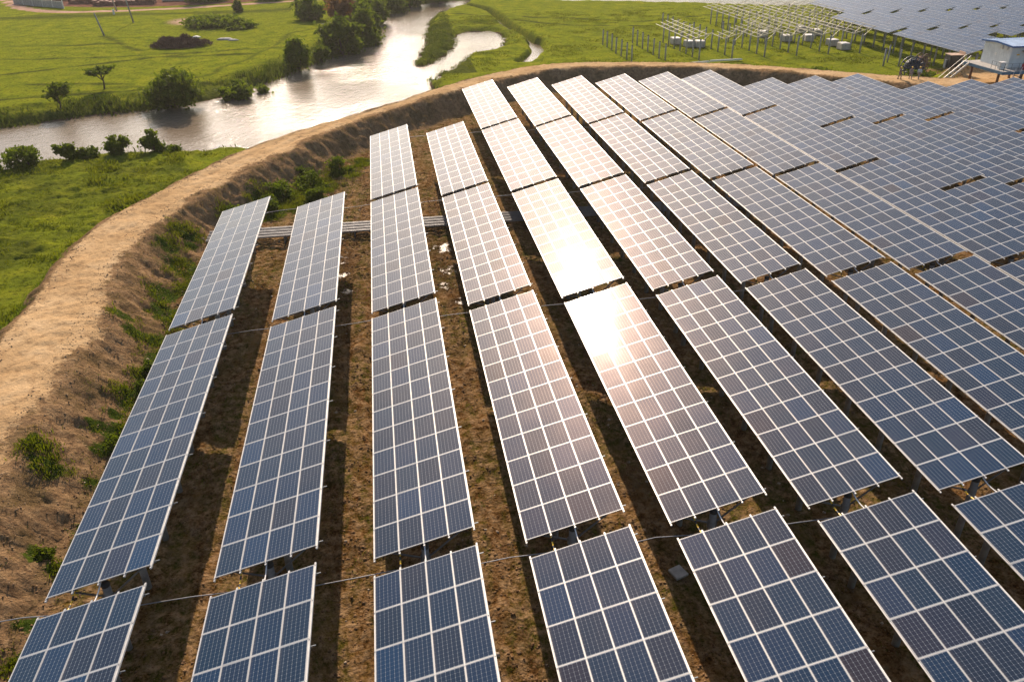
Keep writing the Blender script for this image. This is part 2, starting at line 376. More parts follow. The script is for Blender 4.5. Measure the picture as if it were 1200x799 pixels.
REST = [(260, 160), (166, 168), (113.5, 185.5), (94.9, 190.2), (73.9, 203), (50, 212), (29, 222.6), (22, 207), (15.9, 195), (12.1, 177), (11.3, 157), (8.8, 142), (7.4, 131.4), (9.1, 129.4), (15.1, 142.9), (17.2, 152.4), (18.9, 168.5), (27.7, 168.4), (27.7, 155.4), (24.2, 143.7), (18, 140.4), (16.7, 134.4), (9.2, 118.3), (9.3, 108), (6.5, 97.5), (1.0, 91.5), (-5.8, 84.8), (-12.9, 76.5), (-14.7, 79.0), (-17.0, 78.6), (-22.3, 78.9), (-29.3, 79.2), (-31.8, 79.0), (-39.7, 77.1), (-40.3, 73.8), (-52.6, 66.2), (-124.3, 54.7)]
RIVER = smooth_line(N_B, 1)+smooth_line(REST, 1)
CREEK1 = smooth_line([(24, 210), (30, 196), (30, 177), (31.5, 162), (32.6, 147.6)], 2)
CREEK2 = smooth_line([(32.6, 148.6), (32.1, 139.5), (26.8, 127.8)], 2)
ROADF = smooth_line([(-190, 330), (-112, 262), (-103.3, 249.0), (-93.1, 226.8), (-80.7, 215.1), (-61.7, 213.7), (-41.1, 217.4), (-17.2, 224.7), (20, 236), (120, 262)], 2)
GREEN = [(-8.7, 58.3, 2.4), (-5.7, 61.7, 2.6), (-3.3, 65.6, 2.3), (-6.8, 56.2, 2.6), (-10.2, 57.3, 2.2), (-9.5, 54.2, 2.2), (-12.2, 53.0, 2.0), (-1, 69, 1.7), (-16.4, 44.8, 1.3), (-15.1, 42.8, 1.8), (-15.4, 38.0, 1.5), (-14.6, 35.0, 1.7), (-13.4, 31.1, 1.8), (-15.5, 30.8, 1.0), (-14.4, 24.3, 1.2), (-13.7, 26.5, 1.5), (-16.6, 32.1, .9), (-14.2, 19.2, .9), (-15.2, 20.6, .7), (-17.0, 17.3, .9), (-16.1, 16.2, 1.0), (-13.8, 13.0, .8), (-13.9, 5.5, .8), (-14.1, 10.3, .6), (-15, 10.9, .7), (-14.0, 28.9, 1.2), (-15.5, 48.0, 1.6)]
_g = random.Random(5)
for _y in np.arange(7, 52, 1.05):
    if _g.random() < .72: GREEN.append((-13.1-_g.random()*1.6-(.8 if _y > 34 else 0), float(_y)+_g.uniform(-.4, .4), _g.uniform(.4, 1.25)*(.6 if _y < 17 else 1)))
WET = [(-2.4, 36.3, 1.7), (-3.0, 42.6, 2.0), (-2.6, 39.5, 1.3), (5.5, 43.4, 2.0), (5.7, 39.2, 1.6), (5.2, 36.6, 1.2), (6.0, 33.5, 1.0)]

PITCH_ = 5.936
def grid_axis(segs):
    out = [segs[0][0]]
    for a, b, s0, s1 in segs:
        x = out[-1]
        while x < b-1e-6:
            t = (x-a)/(b-a); x += s0+(s1-s0)*t; out.append(min(x, b))
    return np.array(out)
gx = grid_axis([(-700, -130, 60, 10), (-130, -50, 5, .9), (-50, -24, .6, .35), (-24, 28, .22, .22), (28, 100, .38, .42), (100, 180, .6, 6), (180, 800, 8, 70)])
gy = grid_axis([(-60, -4, 6, 1), (-4, 66, .24, .24), (66, 114, .28, .32), (114, 160, .45, .7), (160, 240, .8, 1.6), (240, 1000, 3, 80)])
X, Y = np.meshgrid(gx, gy, indexing='ij')
def masks(X, Y):
    dc, _ = seg_dist(X, Y, OUTs); di, pi_ = seg_dist(X, Y, INNs)
    ins = inside(X, Y, CREST)
    # inside the field = on the inner side
    FIELD = INNs+[(120, -30)]
    fld = inside(X, Y, FIELD)
    riv = inside(X, Y, RIVER); dr, _ = seg_dist(X, Y, RIVER, True)
    dnb, _ = seg_dist(X, Y, smooth_line(N_B, 1))
    return dc, di, pi_, ins, fld, riv, dr, dnb
def height(X, Y, full=False):
    dc, di, pi_, ins, fld, riv, dr, dnb = masks(X, Y)
    # base: pasture + field
    h = fbm(X, Y, .06, 3)*.35+fbm(X, Y, .5, 3)*.10
    hf = fbm(X, Y, .25, 3)*.24+fbm(X, Y, 1.3, 3)*.17+fbm(X+40, Y, 2.9, 2)*.12
    lane = (X+3*0-1.0-3.9) % PITCH_; lane = np.where(lane > PITCH_/2, lane-PITCH_, lane)+fbm(Y*.05, X*.2, 1, 2)*.6
    rut = np.exp(-((np.abs(lane)-.62)/.17)**2)*(fbm(X, Y, .09, 2) > -.12)
    hf = hf-rut*.10+rut*np.sin(Y*12+np.abs(lane)*6)*.02
    h = np.where(fld, hf, h)
    # river banks
    nb = dnb < dr+.05
    wb = np.where(nb, 7.5, np.where((X < -12) & (Y < 92), 1.3, 2.6))
    spit = (X > 2) & (X < 30) & (Y > 116) & (Y < 175) & ~riv
    top = np.where(spit, -.55, 0.)
    wob = fbm(X, Y, .35, 3)*1.6
    t = np.clip((dr+wob)/wb, 0, 1); prof = np.where(nb, .62*smooth(0, .42, t)+.38*smooth(.62, .92, t), smooth(0, 1, t))
    h = np.where(riv, -1.5-np.minimum(dr, 3)*.45, (-1.55)+(top+1.55+h)*prof)
    h = np.where((X < -20) & (Y > 48) & (Y < 90) & ~riv & ~fld & ~ins, h+(fbm(X, Y, .9, 3)*.42+np.abs(fbm(X+9, Y, 1.7, 2))*.3)*np.clip(dr/3, 0, 1), h)
    d1, _ = seg_dist(X, Y, CREEK1); d2, _ = seg_dist(X, Y, CREEK2)
    h = np.minimum(h, -1.3+np.maximum(d1-.5, -.8)*1.5); h = np.minimum(h, -1.9+np.maximum(d2-.9, -.3)*1.5)
    # embankment
    H = 2.5
    rill = fbm(pi_*2.2, di*.35, 1.0, 3)*.9; rill2 = fbm(pi_*.5, di*.3+30, 1.0, 2)*.5
    ero = fbm(X, Y, .55, 3)*.8+np.abs(fbm(X+70, Y, 1.1, 2))*.45-.1
    sdi = np.where(ins, -di, di)+ero*.55
    win = 3.5+rill2*1.4; tin = np.clip(sdi/win, 0, 1)
    he_in = H*(1-smooth(-.12, 1, tin)*1.0)
    mid = np.clip(tin*(1-tin)*4, 0, 1)
    he_in = he_in-mid*(.06+.30*np.abs(fbm(pi_*2.6, di*.25, 1.0, 3)))+mid*(fbm(X, Y, 2.2, 3)*.30+fbm(X+3, Y, 3.9, 2)*.12)
    wo = 3.4; to = np.clip((dc+fbm(X, Y, .5, 3)*.6)/wo, 0, 1); he_out = H*(1-smooth(-.1, 1, to))+np.clip(to*(1-to)*4, 0, 1)*fbm(X, Y, 1.5, 3)*.3
    padh = smooth(82, 84.5, X)*smooth(74, 78, Y)*1.0
    hc = he_in-padh+fbm(X, Y, .3, 3)*.16+fbm(X, Y, 1.8, 3)*.10+fbm(X+5, Y, 3.7, 2)*.06
    for rt in (1.5, 3.1): hc = hc-.09*np.exp(-((di-rt+fbm(X, Y, .2, 2)*.7)/.22)**2)*(Y < 85)
    h2 = np.where(ins, hc, np.where(fld, np.maximum(he_in, 0)+h*tin, np.maximum(h, he_out+np.minimum(h, 0)*to)))
    # small spoil by the crest edge
    h2 = h2-(ins & (di < .5))*.05
    if not full: return h2
    soft = lambda m: m.astype(float)
    cw = fbm(X, Y, .28, 3)*1.5
    crest = np.clip(np.where(ins, .5+np.minimum(di*.45-.15+cw*.5, dc*.8), .5-np.minimum(di*.6+.15-cw*.5, dc*1.2)), 0, 1)
    slope = np.where(ins, 1, np.where(fld, np.clip(1.0-(tin-.75)/.5, 0, 1), np.clip(1-to*1.6, 0, 1)))
    soil = np.where(fld | ins, 1.0, 0.0)
    rutm = rut*fld
    grass = np.zeros(X.shape)
    for gx_, gy_, r in GREEN: grass = np.maximum(grass, np.clip(1.05-np.hypot(X-gx_, Y-gy_)/r*.8, 0, 1))
    grass = np.where(fld, grass, 0)
    wet = np.zeros(X.shape)
    for a, b_, r in WET: wet = np.maximum(wet, np.clip(1.35-np.hypot((X-a), (Y-b_)*.8)/r, 0, 1))
    dp, _ = seg_dist(X, Y, ROADF); path = np.clip(1.2-dp/2.6, 0, 1)
    yard = np.clip((Y-(219+.0*X)-np.interp(X, [-110, -90, -60, -40, -15], [40, 8, 0, 2, 6]))/4, 0, 1)*np.clip((-8-X)/5, 0, 1)
    yard = np.clip(yard*(.4+1.6*(fbm(X, Y, .07, 2)+.5)), 0, 1)
    bare = np.exp(-(((X+43)/7)**2+((Y-190)/9)**2)); path = np.maximum(path, bare*.62)
    weeds_and_shade = np.clip(1-(dr-1.0)/np.where(nb, 6.0, 1.0), 0, 1)*np.where(nb, .85, .35)
    weeds_and_shade = np.maximum(weeds_and_shade, np.where(spit & (X < 17.5), .8, 0))
    weeds_and_shade = np.maximum(weeds_and_shade, np.clip(1-np.abs(dnb-13-fbm(X, Y, .08, 2)*6)/1.0, 0, 1)*(~riv)*(Y > 95)*.6*nb)  # ditch shadow along the top of the far bank, painted as a dark line
    weeds_and_shade = np.maximum(weeds_and_shade, np.clip(1-d1/2.0, 0, 1)*.8)
    weeds_and_shade = np.maximum(weeds_and_shade, np.clip(1-np.abs(Y-206-fbm(X, Y, .1, 2)*6)/5, 0, 1)*(X < -20)*.8)
    nearb = (~riv) & (~fld) & (~ins) & (Y < 90) & (X < 0); weeds_and_shade = np.where(nearb, np.maximum(weeds_and_shade, .30+.7*fbm(X, Y, .3, 4)), weeds_and_shade)
    # field ditches with their shadow, and bunds, painted as dark lines on far pasture
    for a in ([(-67, 146), (-47.7, 145.2), (-30, 146.5), (-16, 149)], [(-70, 112), (-54, 110.7), (-36.7, 113.4), (-24, 118.5)], [(-53.6, 121.4), (-37.3, 118.6)], [(-42.5, 142.3), (-22, 142.2)], [(-56, 171), (-47, 155), (-43, 150)], [(-66, 128), (-44, 140), (-30, 147)], [(-75, 160), (-50, 160)], [(36, 178), (60, 166), (90, 176)], [(20, 188), (44, 163), (60, 158)]):
        da, pa = seg_dist(X, Y, a); weeds_and_shade = np.maximum(weeds_and_shade, np.clip(1.3-da/.7+fbm(X, Y, .4, 2)*1.5, 0, 1)*.85)
    mud = np.where(~riv & ~fld & ~ins, np.clip(1.15-(dr+wob*.4)/.9, 0, 1), np.where(riv, 1, 0))
    pad = np.clip((X-83)/2, 0, 1)*np.clip((106-Y)/5, 0, 1)*np.clip((Y-84)/2, 0, 1)*(~fld)
    slope = np.maximum(slope, pad*.8)
    cls = np.where(ins | (fld & (tin < .98)) | (~fld & (to < .98)), 1, np.where(fld, 2, 0))
    return h2, dict(crest=crest, slope=slope, soil=soil, grass=grass, wet=wet, path=path, yard=yard, weeds_and_shade=weeds_and_shade, mud=mud, rut=rutm), cls
Z, AT, CLS = height(X, Y, True)
nx, ny = X.shape
V = np.stack([X, Y, Z], -1).reshape(-1, 3)
I = np.arange(nx*ny).reshape(nx, ny)
F = np.stack([I[:-1, :-1], I[1:, :-1], I[1:, 1:], I[:-1, 1:]], -1).reshape(-1, 4)
fc = CLS[:-1, :-1].reshape(-1)
AV = {k: v.reshape(-1) for k, v in AT.items()}
def terrain(name, sel):
    f = F[sel]; u, inv = np.unique(f, return_inverse=True); inv = inv.reshape(f.shape)
    me = np_mesh(name, V[u], inv, [M_ground], True)
    for k, a in AV.items():
        at = me.attributes.new(k, 'FLOAT', 'POINT'); at.data.foreach_set('value', a[u].astype(np.float32))
    return tag(link(name, me), kind='structure')
terrain('pasture_ground', fc == 0); terrain('earth_embankment', fc == 1); terrain('field_soil', fc == 2)
def hz(x, y): return float(height(np.array([float(x)]), np.array([float(y)]))[0])
def hzs(x, y): return height(np.asarray(x, float), np.asarray(y, float))
# water sheet
tag(link('river', np_mesh('river', np.array([(-300, 20, -1.5), (400, 20, -1.5), (400, 420, -1.5), (-300, 420, -1.5)], float)*[1, 1, 1], np.array([[0, 1, 2, 3]]), [M_water])), kind='structure')

# ------------------------------------------------------------------ solar tables
TILT = 0.2607; PITCH = 5.936; ML, MW = 1.66, 1.0; NL_, NW_ = 12, 4; TL = ML*NL_
HL = 3.5
ct, st = math.cos(TILT), math.sin(TILT)
def module_mesh():
    b = MB(); w, l, t = .4905, .8235, .018
    # outer frame
    vo = [(-w, -l), (w, -l), (w, l), (-w, l)]; vi = [(-w+.011, -l+.011), (w-.011, -l+.011), (w-.011, l-.011), (-w+.011, l-.011)]
    vs = [(x, y, -.02) for x, y in vo]+[(x, y, t) for x, y in vo]+[(x, y, t) for x, y in vi]+[(x, y, t-.002) for x, y in vi]
    fs = [(3, 2, 1, 0)]
    for k in range(4):
        j = (k+1) % 4
        fs += [(k, j, j+4, k+4), (4+k, 4+j, 8+j, 8+k), (8+k, 8+j, 12+j, 12+k)]
    b.add(vs, fs, 0); b.add([vs[12], vs[13], vs[14], vs[15]], [(0, 1, 2, 3)], 1)
    return b.mesh('module', [M_alu, M_cell])
ME_mod = module_mesh()
def rail_mesh(L, mat, name='rail', w=.062):
    b = MB(); b.box((0, 0, 0), (w, L, .06))
    for k in range(13): b.box((0, -L/2+.12+k*(L-.24)/12, .043), (.03, .07, .025))
    return b.mesh(name, mat)
ME_rail = rail_mesh(TL+.26, M_rail); ME_rail2 = rail_mesh(TL+.2, M_creamsteel, 'rail', .06)
def post_mesh(h, mat=M_post):
    b = MB(); b.tube([(0, 0, -.6), (0, 0, h-.12)], .15, 12, 0); b.tube([(0, 0, h-.12), (0, 0, h)], .165, 12, 1)
    return b.mesh('post', [mat, M_postdark], True)
ME_post = post_mesh(3.62)
def frame_mesh(mat=M_steel):
    # crossbeam with two diagonal struts, origin at the post top
    b = MB()
    A = Vector((-1.80, 0, -1.80*st/ct)); B = Vector((1.98, 0, 1.98*st/ct))
    b.bar(A+Vector((0, 0, .22)), B+Vector((0, 0, .22)), .07, .10)
    b.bar((-.05, .02, -.75), (-1.45, .02, -1.45*st/ct+.16), .05, .06); b.bar((.05, -.02, -.75), (1.5, -.02, 1.5*st/ct+.16), .05, .06)
    b.bar((-.2, 0, -.75), (.2, 0, -.75), .08, .36)
    b.bar(B+Vector((-.05, 0, .22)), B+Vector((.16, 0, .26)), .035)
    return b.mesh('support_frame', mat)
ME_frame = frame_mesh(); ME_frame2 = frame_mesh(M_creamsteel)
def on_plane(u, y, dz=0):      # u = distance up the slope from the low edge
    return (u*ct-dz*st, y, HL+u*st+dz*ct)
ORD = ['first', 'second', 'third', 'fourth', 'fifth', 'sixth', 'seventh', 'eighth', 'ninth', 'tenth', 'eleventh', 'twelfth', 'thirteenth', 'fourteenth', 'fifteenth', 'sixteenth', 'seventeenth', 'eighteenth', 'nineteenth', 'twentieth', 'twenty-first', 'twenty-second', 'twenty-third', 'twenty-fourth']
N_POST = 7
def add_supports(root, h_post=None, mesh_post=ME_post, mesh_frame=ME_frame, keep=None):
    for k in range(N_POST):
        y = .33+k*(TL-.66)/(N_POST-1)
        px = 1.95
        p = link('post', mesh_post, root, (px, y, 0)); fz = HL+px/ct*st-.36
        if mesh_frame: link('support_frame', mesh_frame, root, (px, y, fz))
def make_table(X0, y_near, label, group, detail=True):
    root = empty('solar_table', (X0, y_near, 0))
    tag(root, label, 'solar panels', group)
    if detail:
        for i in range(NW_):
            for j in range(NL_):
                o = link('module', ME_mod, root, on_plane(.5+i*MW, .83+j*ML, .02))
                o.rotation_euler = (random.gauss(0, R(.16)), -TILT+random.gauss(0, R(.16)), 0)
        for i in range(5): link('rail', ME_rail, root, on_plane(.004+i*MW-(.014 if i == 0 else 0)+(.014 if i == 4 else 0), TL/2, -.022), (0, -TILT, 0))
    else:
        o = link('module_deck', ME_deck, root, (0, 0, HL)); o.rotation_euler = (0, -TILT+random.gauss(0, R(.1)), 0)
    add_supports(root)
    return root
def deck_mesh():
    b = MB()
    for i in range(NW_):
        for j in range(NL_):
            x0, x1, y0, y1 = i*MW+.0087, (i+1)*MW-.0087, j*ML+.0075, (j+1)*ML-.0075
            dz = random.uniform(-.004, .004)
            for (a0, a1, c0, c1, z, mi) in ((x0, x1, y0, y1, .030, 0), (x0+.011, x1-.011, y0+.011, y1-.011, .034, 1)):
                b.add([(a0, c0, z-dz), (a1, c0, z+dz), (a1, c1, z+dz), (a0, c1, z-dz)], [(0, 1, 2, 3)], mi)
    b.box((NW_*MW/2, TL/2, 0), (NW_*MW, TL, .05), 0)
    return b.mesh('module_deck', [M_alu, M_deck])
ME_deck = deck_mesh()
BOUND = {0: (87.2, 67.35), 1: (66.5, 46.6), 2: (45.8, 25.9), 3: (25.0, 5.1), 4: (4.11, -15.8), 5: (-17, -37.2)}
FARSHIFT = lambda c: 0 if c <= 10 else (-6.32 if c <= 13 else -12.48 if c <= 16 else -18.7)
START = {1: 2, 2: 2, 3: 1, 4: 1}
def corners_of(X0, yn, yf): return [(X0+a, y, HL+b) for a, b in ((0, 0), (3.9, 1.04)) for y in (yn, (yn+yf)/2, yf)]
n_tab = 0
for c in range(1, 26):
    X0 = (c-3)*PITCH; s0 = START.get(c, 0); vis = []
    for s in range(s0, 6):
        yf, yn = BOUND[s]; yf += FARSHIFT(c); yn += FARSHIFT(c); ym = (yf+yn)/2
        if not any(in_view(p) for p in corners_of(X0, ym-TL/2, ym+TL/2)): continue
        k = s-s0
        if (c, s) == (5, 2): lab = 'solar table holding the lower end of the sun glare, fifth row from the left, above the gap'
        lab = 'long solar table, %s row from the left, %s table down from its far end' % (ORD[c-1], ORD[k])
        if (c, s) == (5, 2): lab = 'solar table with dazzling sun glare across its near end, fifth row from left'
        if (c, s) == (5, 3): lab = 'solar table with dazzling sun glare at its far left corner, fifth row from left'
        make_table(X0, ym-TL/2, lab, 'solar tables inside the embankment', True); n_tab += 1
print('tables', n_tab)
# conduits joining the rows at every gap
for gi, (yy, x0, x1) in enumerate(((4.62, -15.6, 21.5), (25.45, -11.5, 27), (46.25, -11.5, 33), (66.9, .5, 40))):
    b = MB(); pts = []; n = int((x1-x0)/1.48)
    for k in range(n+1):
        x = x0+(x1-x0)*k/n; pts.append((x, yy+.06*math.sin(x*1.3), 3.12+.10*math.cos(x*2*math.pi/PITCH)+.05*math.sin(x*.7)))
    if gi == 0: pts[0] = (-15.9, yy+.3, hz(-15.9, yy+.3)+.1)
    b.tube(pts, .020, 8)
    tag(b.build('conduit_pipe', M_steel2, smooth=True), 'thin grey conduit crossing between rows at the %s gap from the camera' % ORD[gi], 'pipe', 'conduits between the table rows')
# sleeved cables bridging consecutive tables
def cable(X0, y0, y1, u, striped, label, grp):
    b = MB(); n = 8; a = Vector(on_plane(u, 0, -.05)); L = y1-y0+.5
    pts = [(X0+a.x, y0-.25+L*k/n, a.z-.16*math.sin(math.pi*k/n)) for k in range(n+1)]
    if striped:
        for k in range(n): b.tube(pts[k:k+2], .032, 8, k % 2)
        o = b.build('striped_cable', [M_yellow, M_black], smooth=False)
    else:
        b.tube(pts, .026, 8); o = b.build('white_cable', M_white, smooth=True)
    tag(o, label, 'cable', grp)
for c in range(1, 10):
    X0 = (c-3)*PITCH
    for gi, (y0, y1) in ((3, (4.11, 5.09)), (2, (25.01, 25.89))):
        if not in_view((X0+2, y0, HL)): continue
        pl = 'nearest gap' if gi == 3 else 'second gap'
        cable(X0, y0, y1, MW, True, 'yellow and black cable sleeve bridging the %s of the %s row from left' % (pl, ORD[c-1]), 'cable sleeves between tables')
        cable(X0, y0, y1, 2*MW, False, 'pale cable bridging the %s of the %s row from left' % (pl, ORD[c-1]), 'pale cables between tables')
# ground cable trays
for k in range(4):
    b = MB(); y = 47.3+k*.62; n = 24
    b.box((10.5, y-.10, .55), (49, .03, .16)); b.box((10.5, y+.10, .55), (49, .03, .16)); b.box((10.5, y, .49), (49, .17, .02))
    root = empty('cable_tray', (0, 0, 0)); tag(root, 'long grey cable tray on the soil, %s of four from the camera' % ORD[k], 'cable tray', 'parallel cable trays across the rows')
    b.build('tray', M_steel2, root)
    for q in range(9):
        bb = MB(); bb.box((-13.5+q*5.9, y, .2), (.10, .34, .58)); bb.build('support', M_steel, root)

# ------------------------------------------------------------------ outer array
GX0 = 42.05; OP = 5.965
def outer_x(k): return GX0+k*OP
FB = {-1: (95.6, 115.8), 0: (116.9, 137.1), 1: (138.2, 158.4), 2: (159.5, 179.7), 3: (180.8, 201.0), 4: (202.1, 222.3)}
TIER = {-2: 'nearest', -1: 'nearest', 0: 'second', 1: 'third', 2: 'fourth', 3: 'fifth', 4: 'sixth'}
for k in range(8, 27):
    for s in range(-1, 5):
        y0 = FB[s][0]; X0 = outer_x(k)
        if s == 1 and k < 9: continue
        if s == 2 and k < 11: continue
        if s == 3 and k < 14: continue
        if s == 4 and k < 16: continue
        if s == -1 and k > 9: y0 = FB[s][0]
        if s == -1 and k in (10, 11): continue
        if s == -1 and k > 11: continue
        if not any(in_view(p, .1) for p in corners_of(X0, y0, y0+TL)): continue
        make_table(X0, y0, 'pale solar table beyond the embankment, %s tier, %s row from its left end' % (TIER[s], ORD[k-8]), 'solar tables of the outer array', False)
# short infill tables next to the nearest tier
for k in range(10, 16):
    X0 = outer_x(k); y0 = 109.2
    root = empty('solar_table', (X0, y0, 0)); tag(root, 'short solar table behind the stilt cabin, %s from the left' % ORD[k-10], 'solar panels', 'short solar tables by the cabin')
    b = MB()
    for i in range(NW_):
        for j in range(4):
            x0, x1, ya, yb = i*MW+.0087, (i+1)*MW-.0087, j*ML+.0075, (j+1)*ML-.0075
            b.add([(x0, ya, .03), (x1, ya, .03), (x1, yb, .03), (x0, yb, .03)], [(0, 1, 2, 3)], 0)
            b.add([(x0+.011, ya+.011, .034), (x1-.011, ya+.011, .034), (x1-.011, yb-.011, .034), (x0+.011, yb-.011, .034)], [(0, 1, 2, 3)], 1)
    b.box((NW_*MW/2, 2*ML, 0), (NW_*MW, 4*ML, .05), 0)
    o = b.build('module_deck', [M_alu, M_deck], root, loc=(0, 0, HL)); o.rotation_euler = (0, -TILT, 0)
    for y in (.4, 3.3, 6.3): link('post', ME_post, root, (1.95, y, 0)); link('support_frame', ME_frame, root, (1.95, y, HL+1.95*st/ct-.36))

# construction area: bare posts and unfinished racks
ME_barepost = post_mesh(2.95)
def bare_posts(k, y0, n, label):
    for i in range(n):
        x = outer_x(k)+1.95+random.uniform(-.06, .06); y = y0+i*3.26+random.uniform(-.08, .08)
        o = link('bare_post', ME_barepost, None, (x, y, hz(x, y)-.05), (R(random.uniform(-1, 1)), R(random.uniform(-1, 1)), 0))
        o.scale = (.85, .85, random.uniform(.96, 1.04))
        tag(o, label % ORD[i], 'post', 'bare posts awaiting racks')
bare_posts(0, 118.2, 7, 'bare grey post in the leftmost line outside the embankment, %s from the bank')
bare_posts(1, 118.4, 7, 'bare grey post in the second line from the left, %s from the bank')
bare_posts(3, 139.6, 6, 'bare grey post in the line behind the small rack, %s from the bank')
bare_posts(7, 105.9, 2, 'bare grey post near the walkers, %s from the bank, left of the outer array')
o = link('bare_post', ME_barepost, None, (83.4, 106.6, -.05)); tag(o, 'lone bare grey post standing just left of the outer array edge', 'post', 'bare posts awaiting racks')
def rack(k, y0, label, rails=5, lo=0., hi=1.):
    root = empty('panel_rack', (outer_x(k), y0, 0)); tag(root, label, 'panel rack', 'unfinished panel racks')
    for q in range(N_POST):
        y = .33+q*(TL-.66)/(N_POST-1)
        p = link('post', ME_post, root, (1.95, y, 0)); p.scale = (.9, .9, .96)
        if lo-.02 <= y/TL <= hi+.02 or q == 0: link('crossbeam', ME_frame2, root, (1.95, y, HL+1.95*st/ct-.36))
    L = (TL+.2)*(hi-lo)
    for i in range(rails):
        r = link('rail', ME_rail2, root, on_plane(.004+i*MW, TL*(lo+hi)/2, -.022), (0, -TILT, 0)); r.scale = (1, hi-lo, 1)
rack(2, 117.7, 'small four-rail panel rack nearest the bare posts', 4, 0, .95)
rack(3, 117.7, 'panel rack with only short rails at its near end', 3, 0, .28)
rack(4, 117.7, 'panel rack with rails on its near half only, over the white channels', 5, 0, .6)
rack(5, 117.7, 'empty panel rack directly behind the pale pallets, near tier, third from the outer array', 5)
rack(6, 117.7, 'empty panel rack, near tier, second from the outer array', 5)
rack(7, 117.7, 'empty panel rack touching the outer array, near tier', 5)
rack(5, 138.9, 'empty panel rack, back tier, leftmost, farthest from the outer array', 4)
rack(6, 138.9, 'empty panel rack, back tier, second from its left', 5)
rack(7, 138.9, 'empty panel rack, back tier, third from its left', 5)
rack(8, 138.9, 'empty panel rack, back tier, touching the outer array', 5)
# wrapped pallets of modules
for i, (x, y, lab) in enumerate(((57.6, 134.9, 'pale wrapped pallet behind the small rack, leftmost of all'), (59.0, 131.2, 'pale wrapped pallet behind the small rack, middle one of three'), (60.6, 130.2, 'pale wrapped pallet behind the small rack, rightmost of three'), (79.0, 132.8, 'pale wrapped pallet under the large racks, leftmost'), (87.0, 142.4, 'pale wrapped pallet farthest back under the racks'), (88.0, 138.6, 'pale wrapped pallet under the racks, second farthest back'), (83.3, 132.3, 'pale wrapped pallet under the racks, middle of the front line'), (84.8, 126.0, 'pale wrapped pallet in the open, left of the grey one'), (84.6, 121.6, 'pale wrapped pallet nearest to the embankment'), (76.8, 138.5, 'pale wrapped pallet deep among the racks on the left side'))):
    z = hz(x, y); root = empty('module_pallet', (x, y, z), random.uniform(-.15, .15)); tag(root, lab, 'pallet', 'wrapped pallets of modules')
    b = MB(); b.box((0, 0, .07), (1.5, 1.9, .02)); [b.box((dx, 0, .03), (.12, 1.9, .12)) for dx in (-.65, 0, .65)]; b.build('pallet_base', M_wood, root)
    b = MB(); b.box((0, 0, .62), (1.65, 2.0, 1.08)); o = b.build('load', M_conc, root)
    mod = o.modifiers.new('b', 'BEVEL'); mod.width = .12; mod.segments = 3
    b = MB(); b.box((0, 0, 1.19), (1.5, 1.85, .05)); o = b.build('top_cover', M_sheet, root); mod = o.modifiers.new('b', 'BEVEL'); mod.width = .02
for (a, b_, lab) in (((50.4, 113.3, .35), (56.4, 114.4, .35), 'long white steel channel lying on the bank top, left one'), ((56.9, 115.2, .3), (62.6, 115.4, .3), 'long white steel channel lying on the bank top, right one')):
    m = MB(); a, b_ = Vector(a), Vector(b_); m.bar(a, b_, .42, .06); m.bar(a+Vector((0, .2, .1)), b_+Vector((0, .2, .1)), .03, .2); m.bar(a-Vector((0, .2, -.1)), b_+Vector((0, -.2, .1)), .03, .2)
    tag(m.build('steel_channel', M_white), lab, 'steel beam', 'white steel channels')

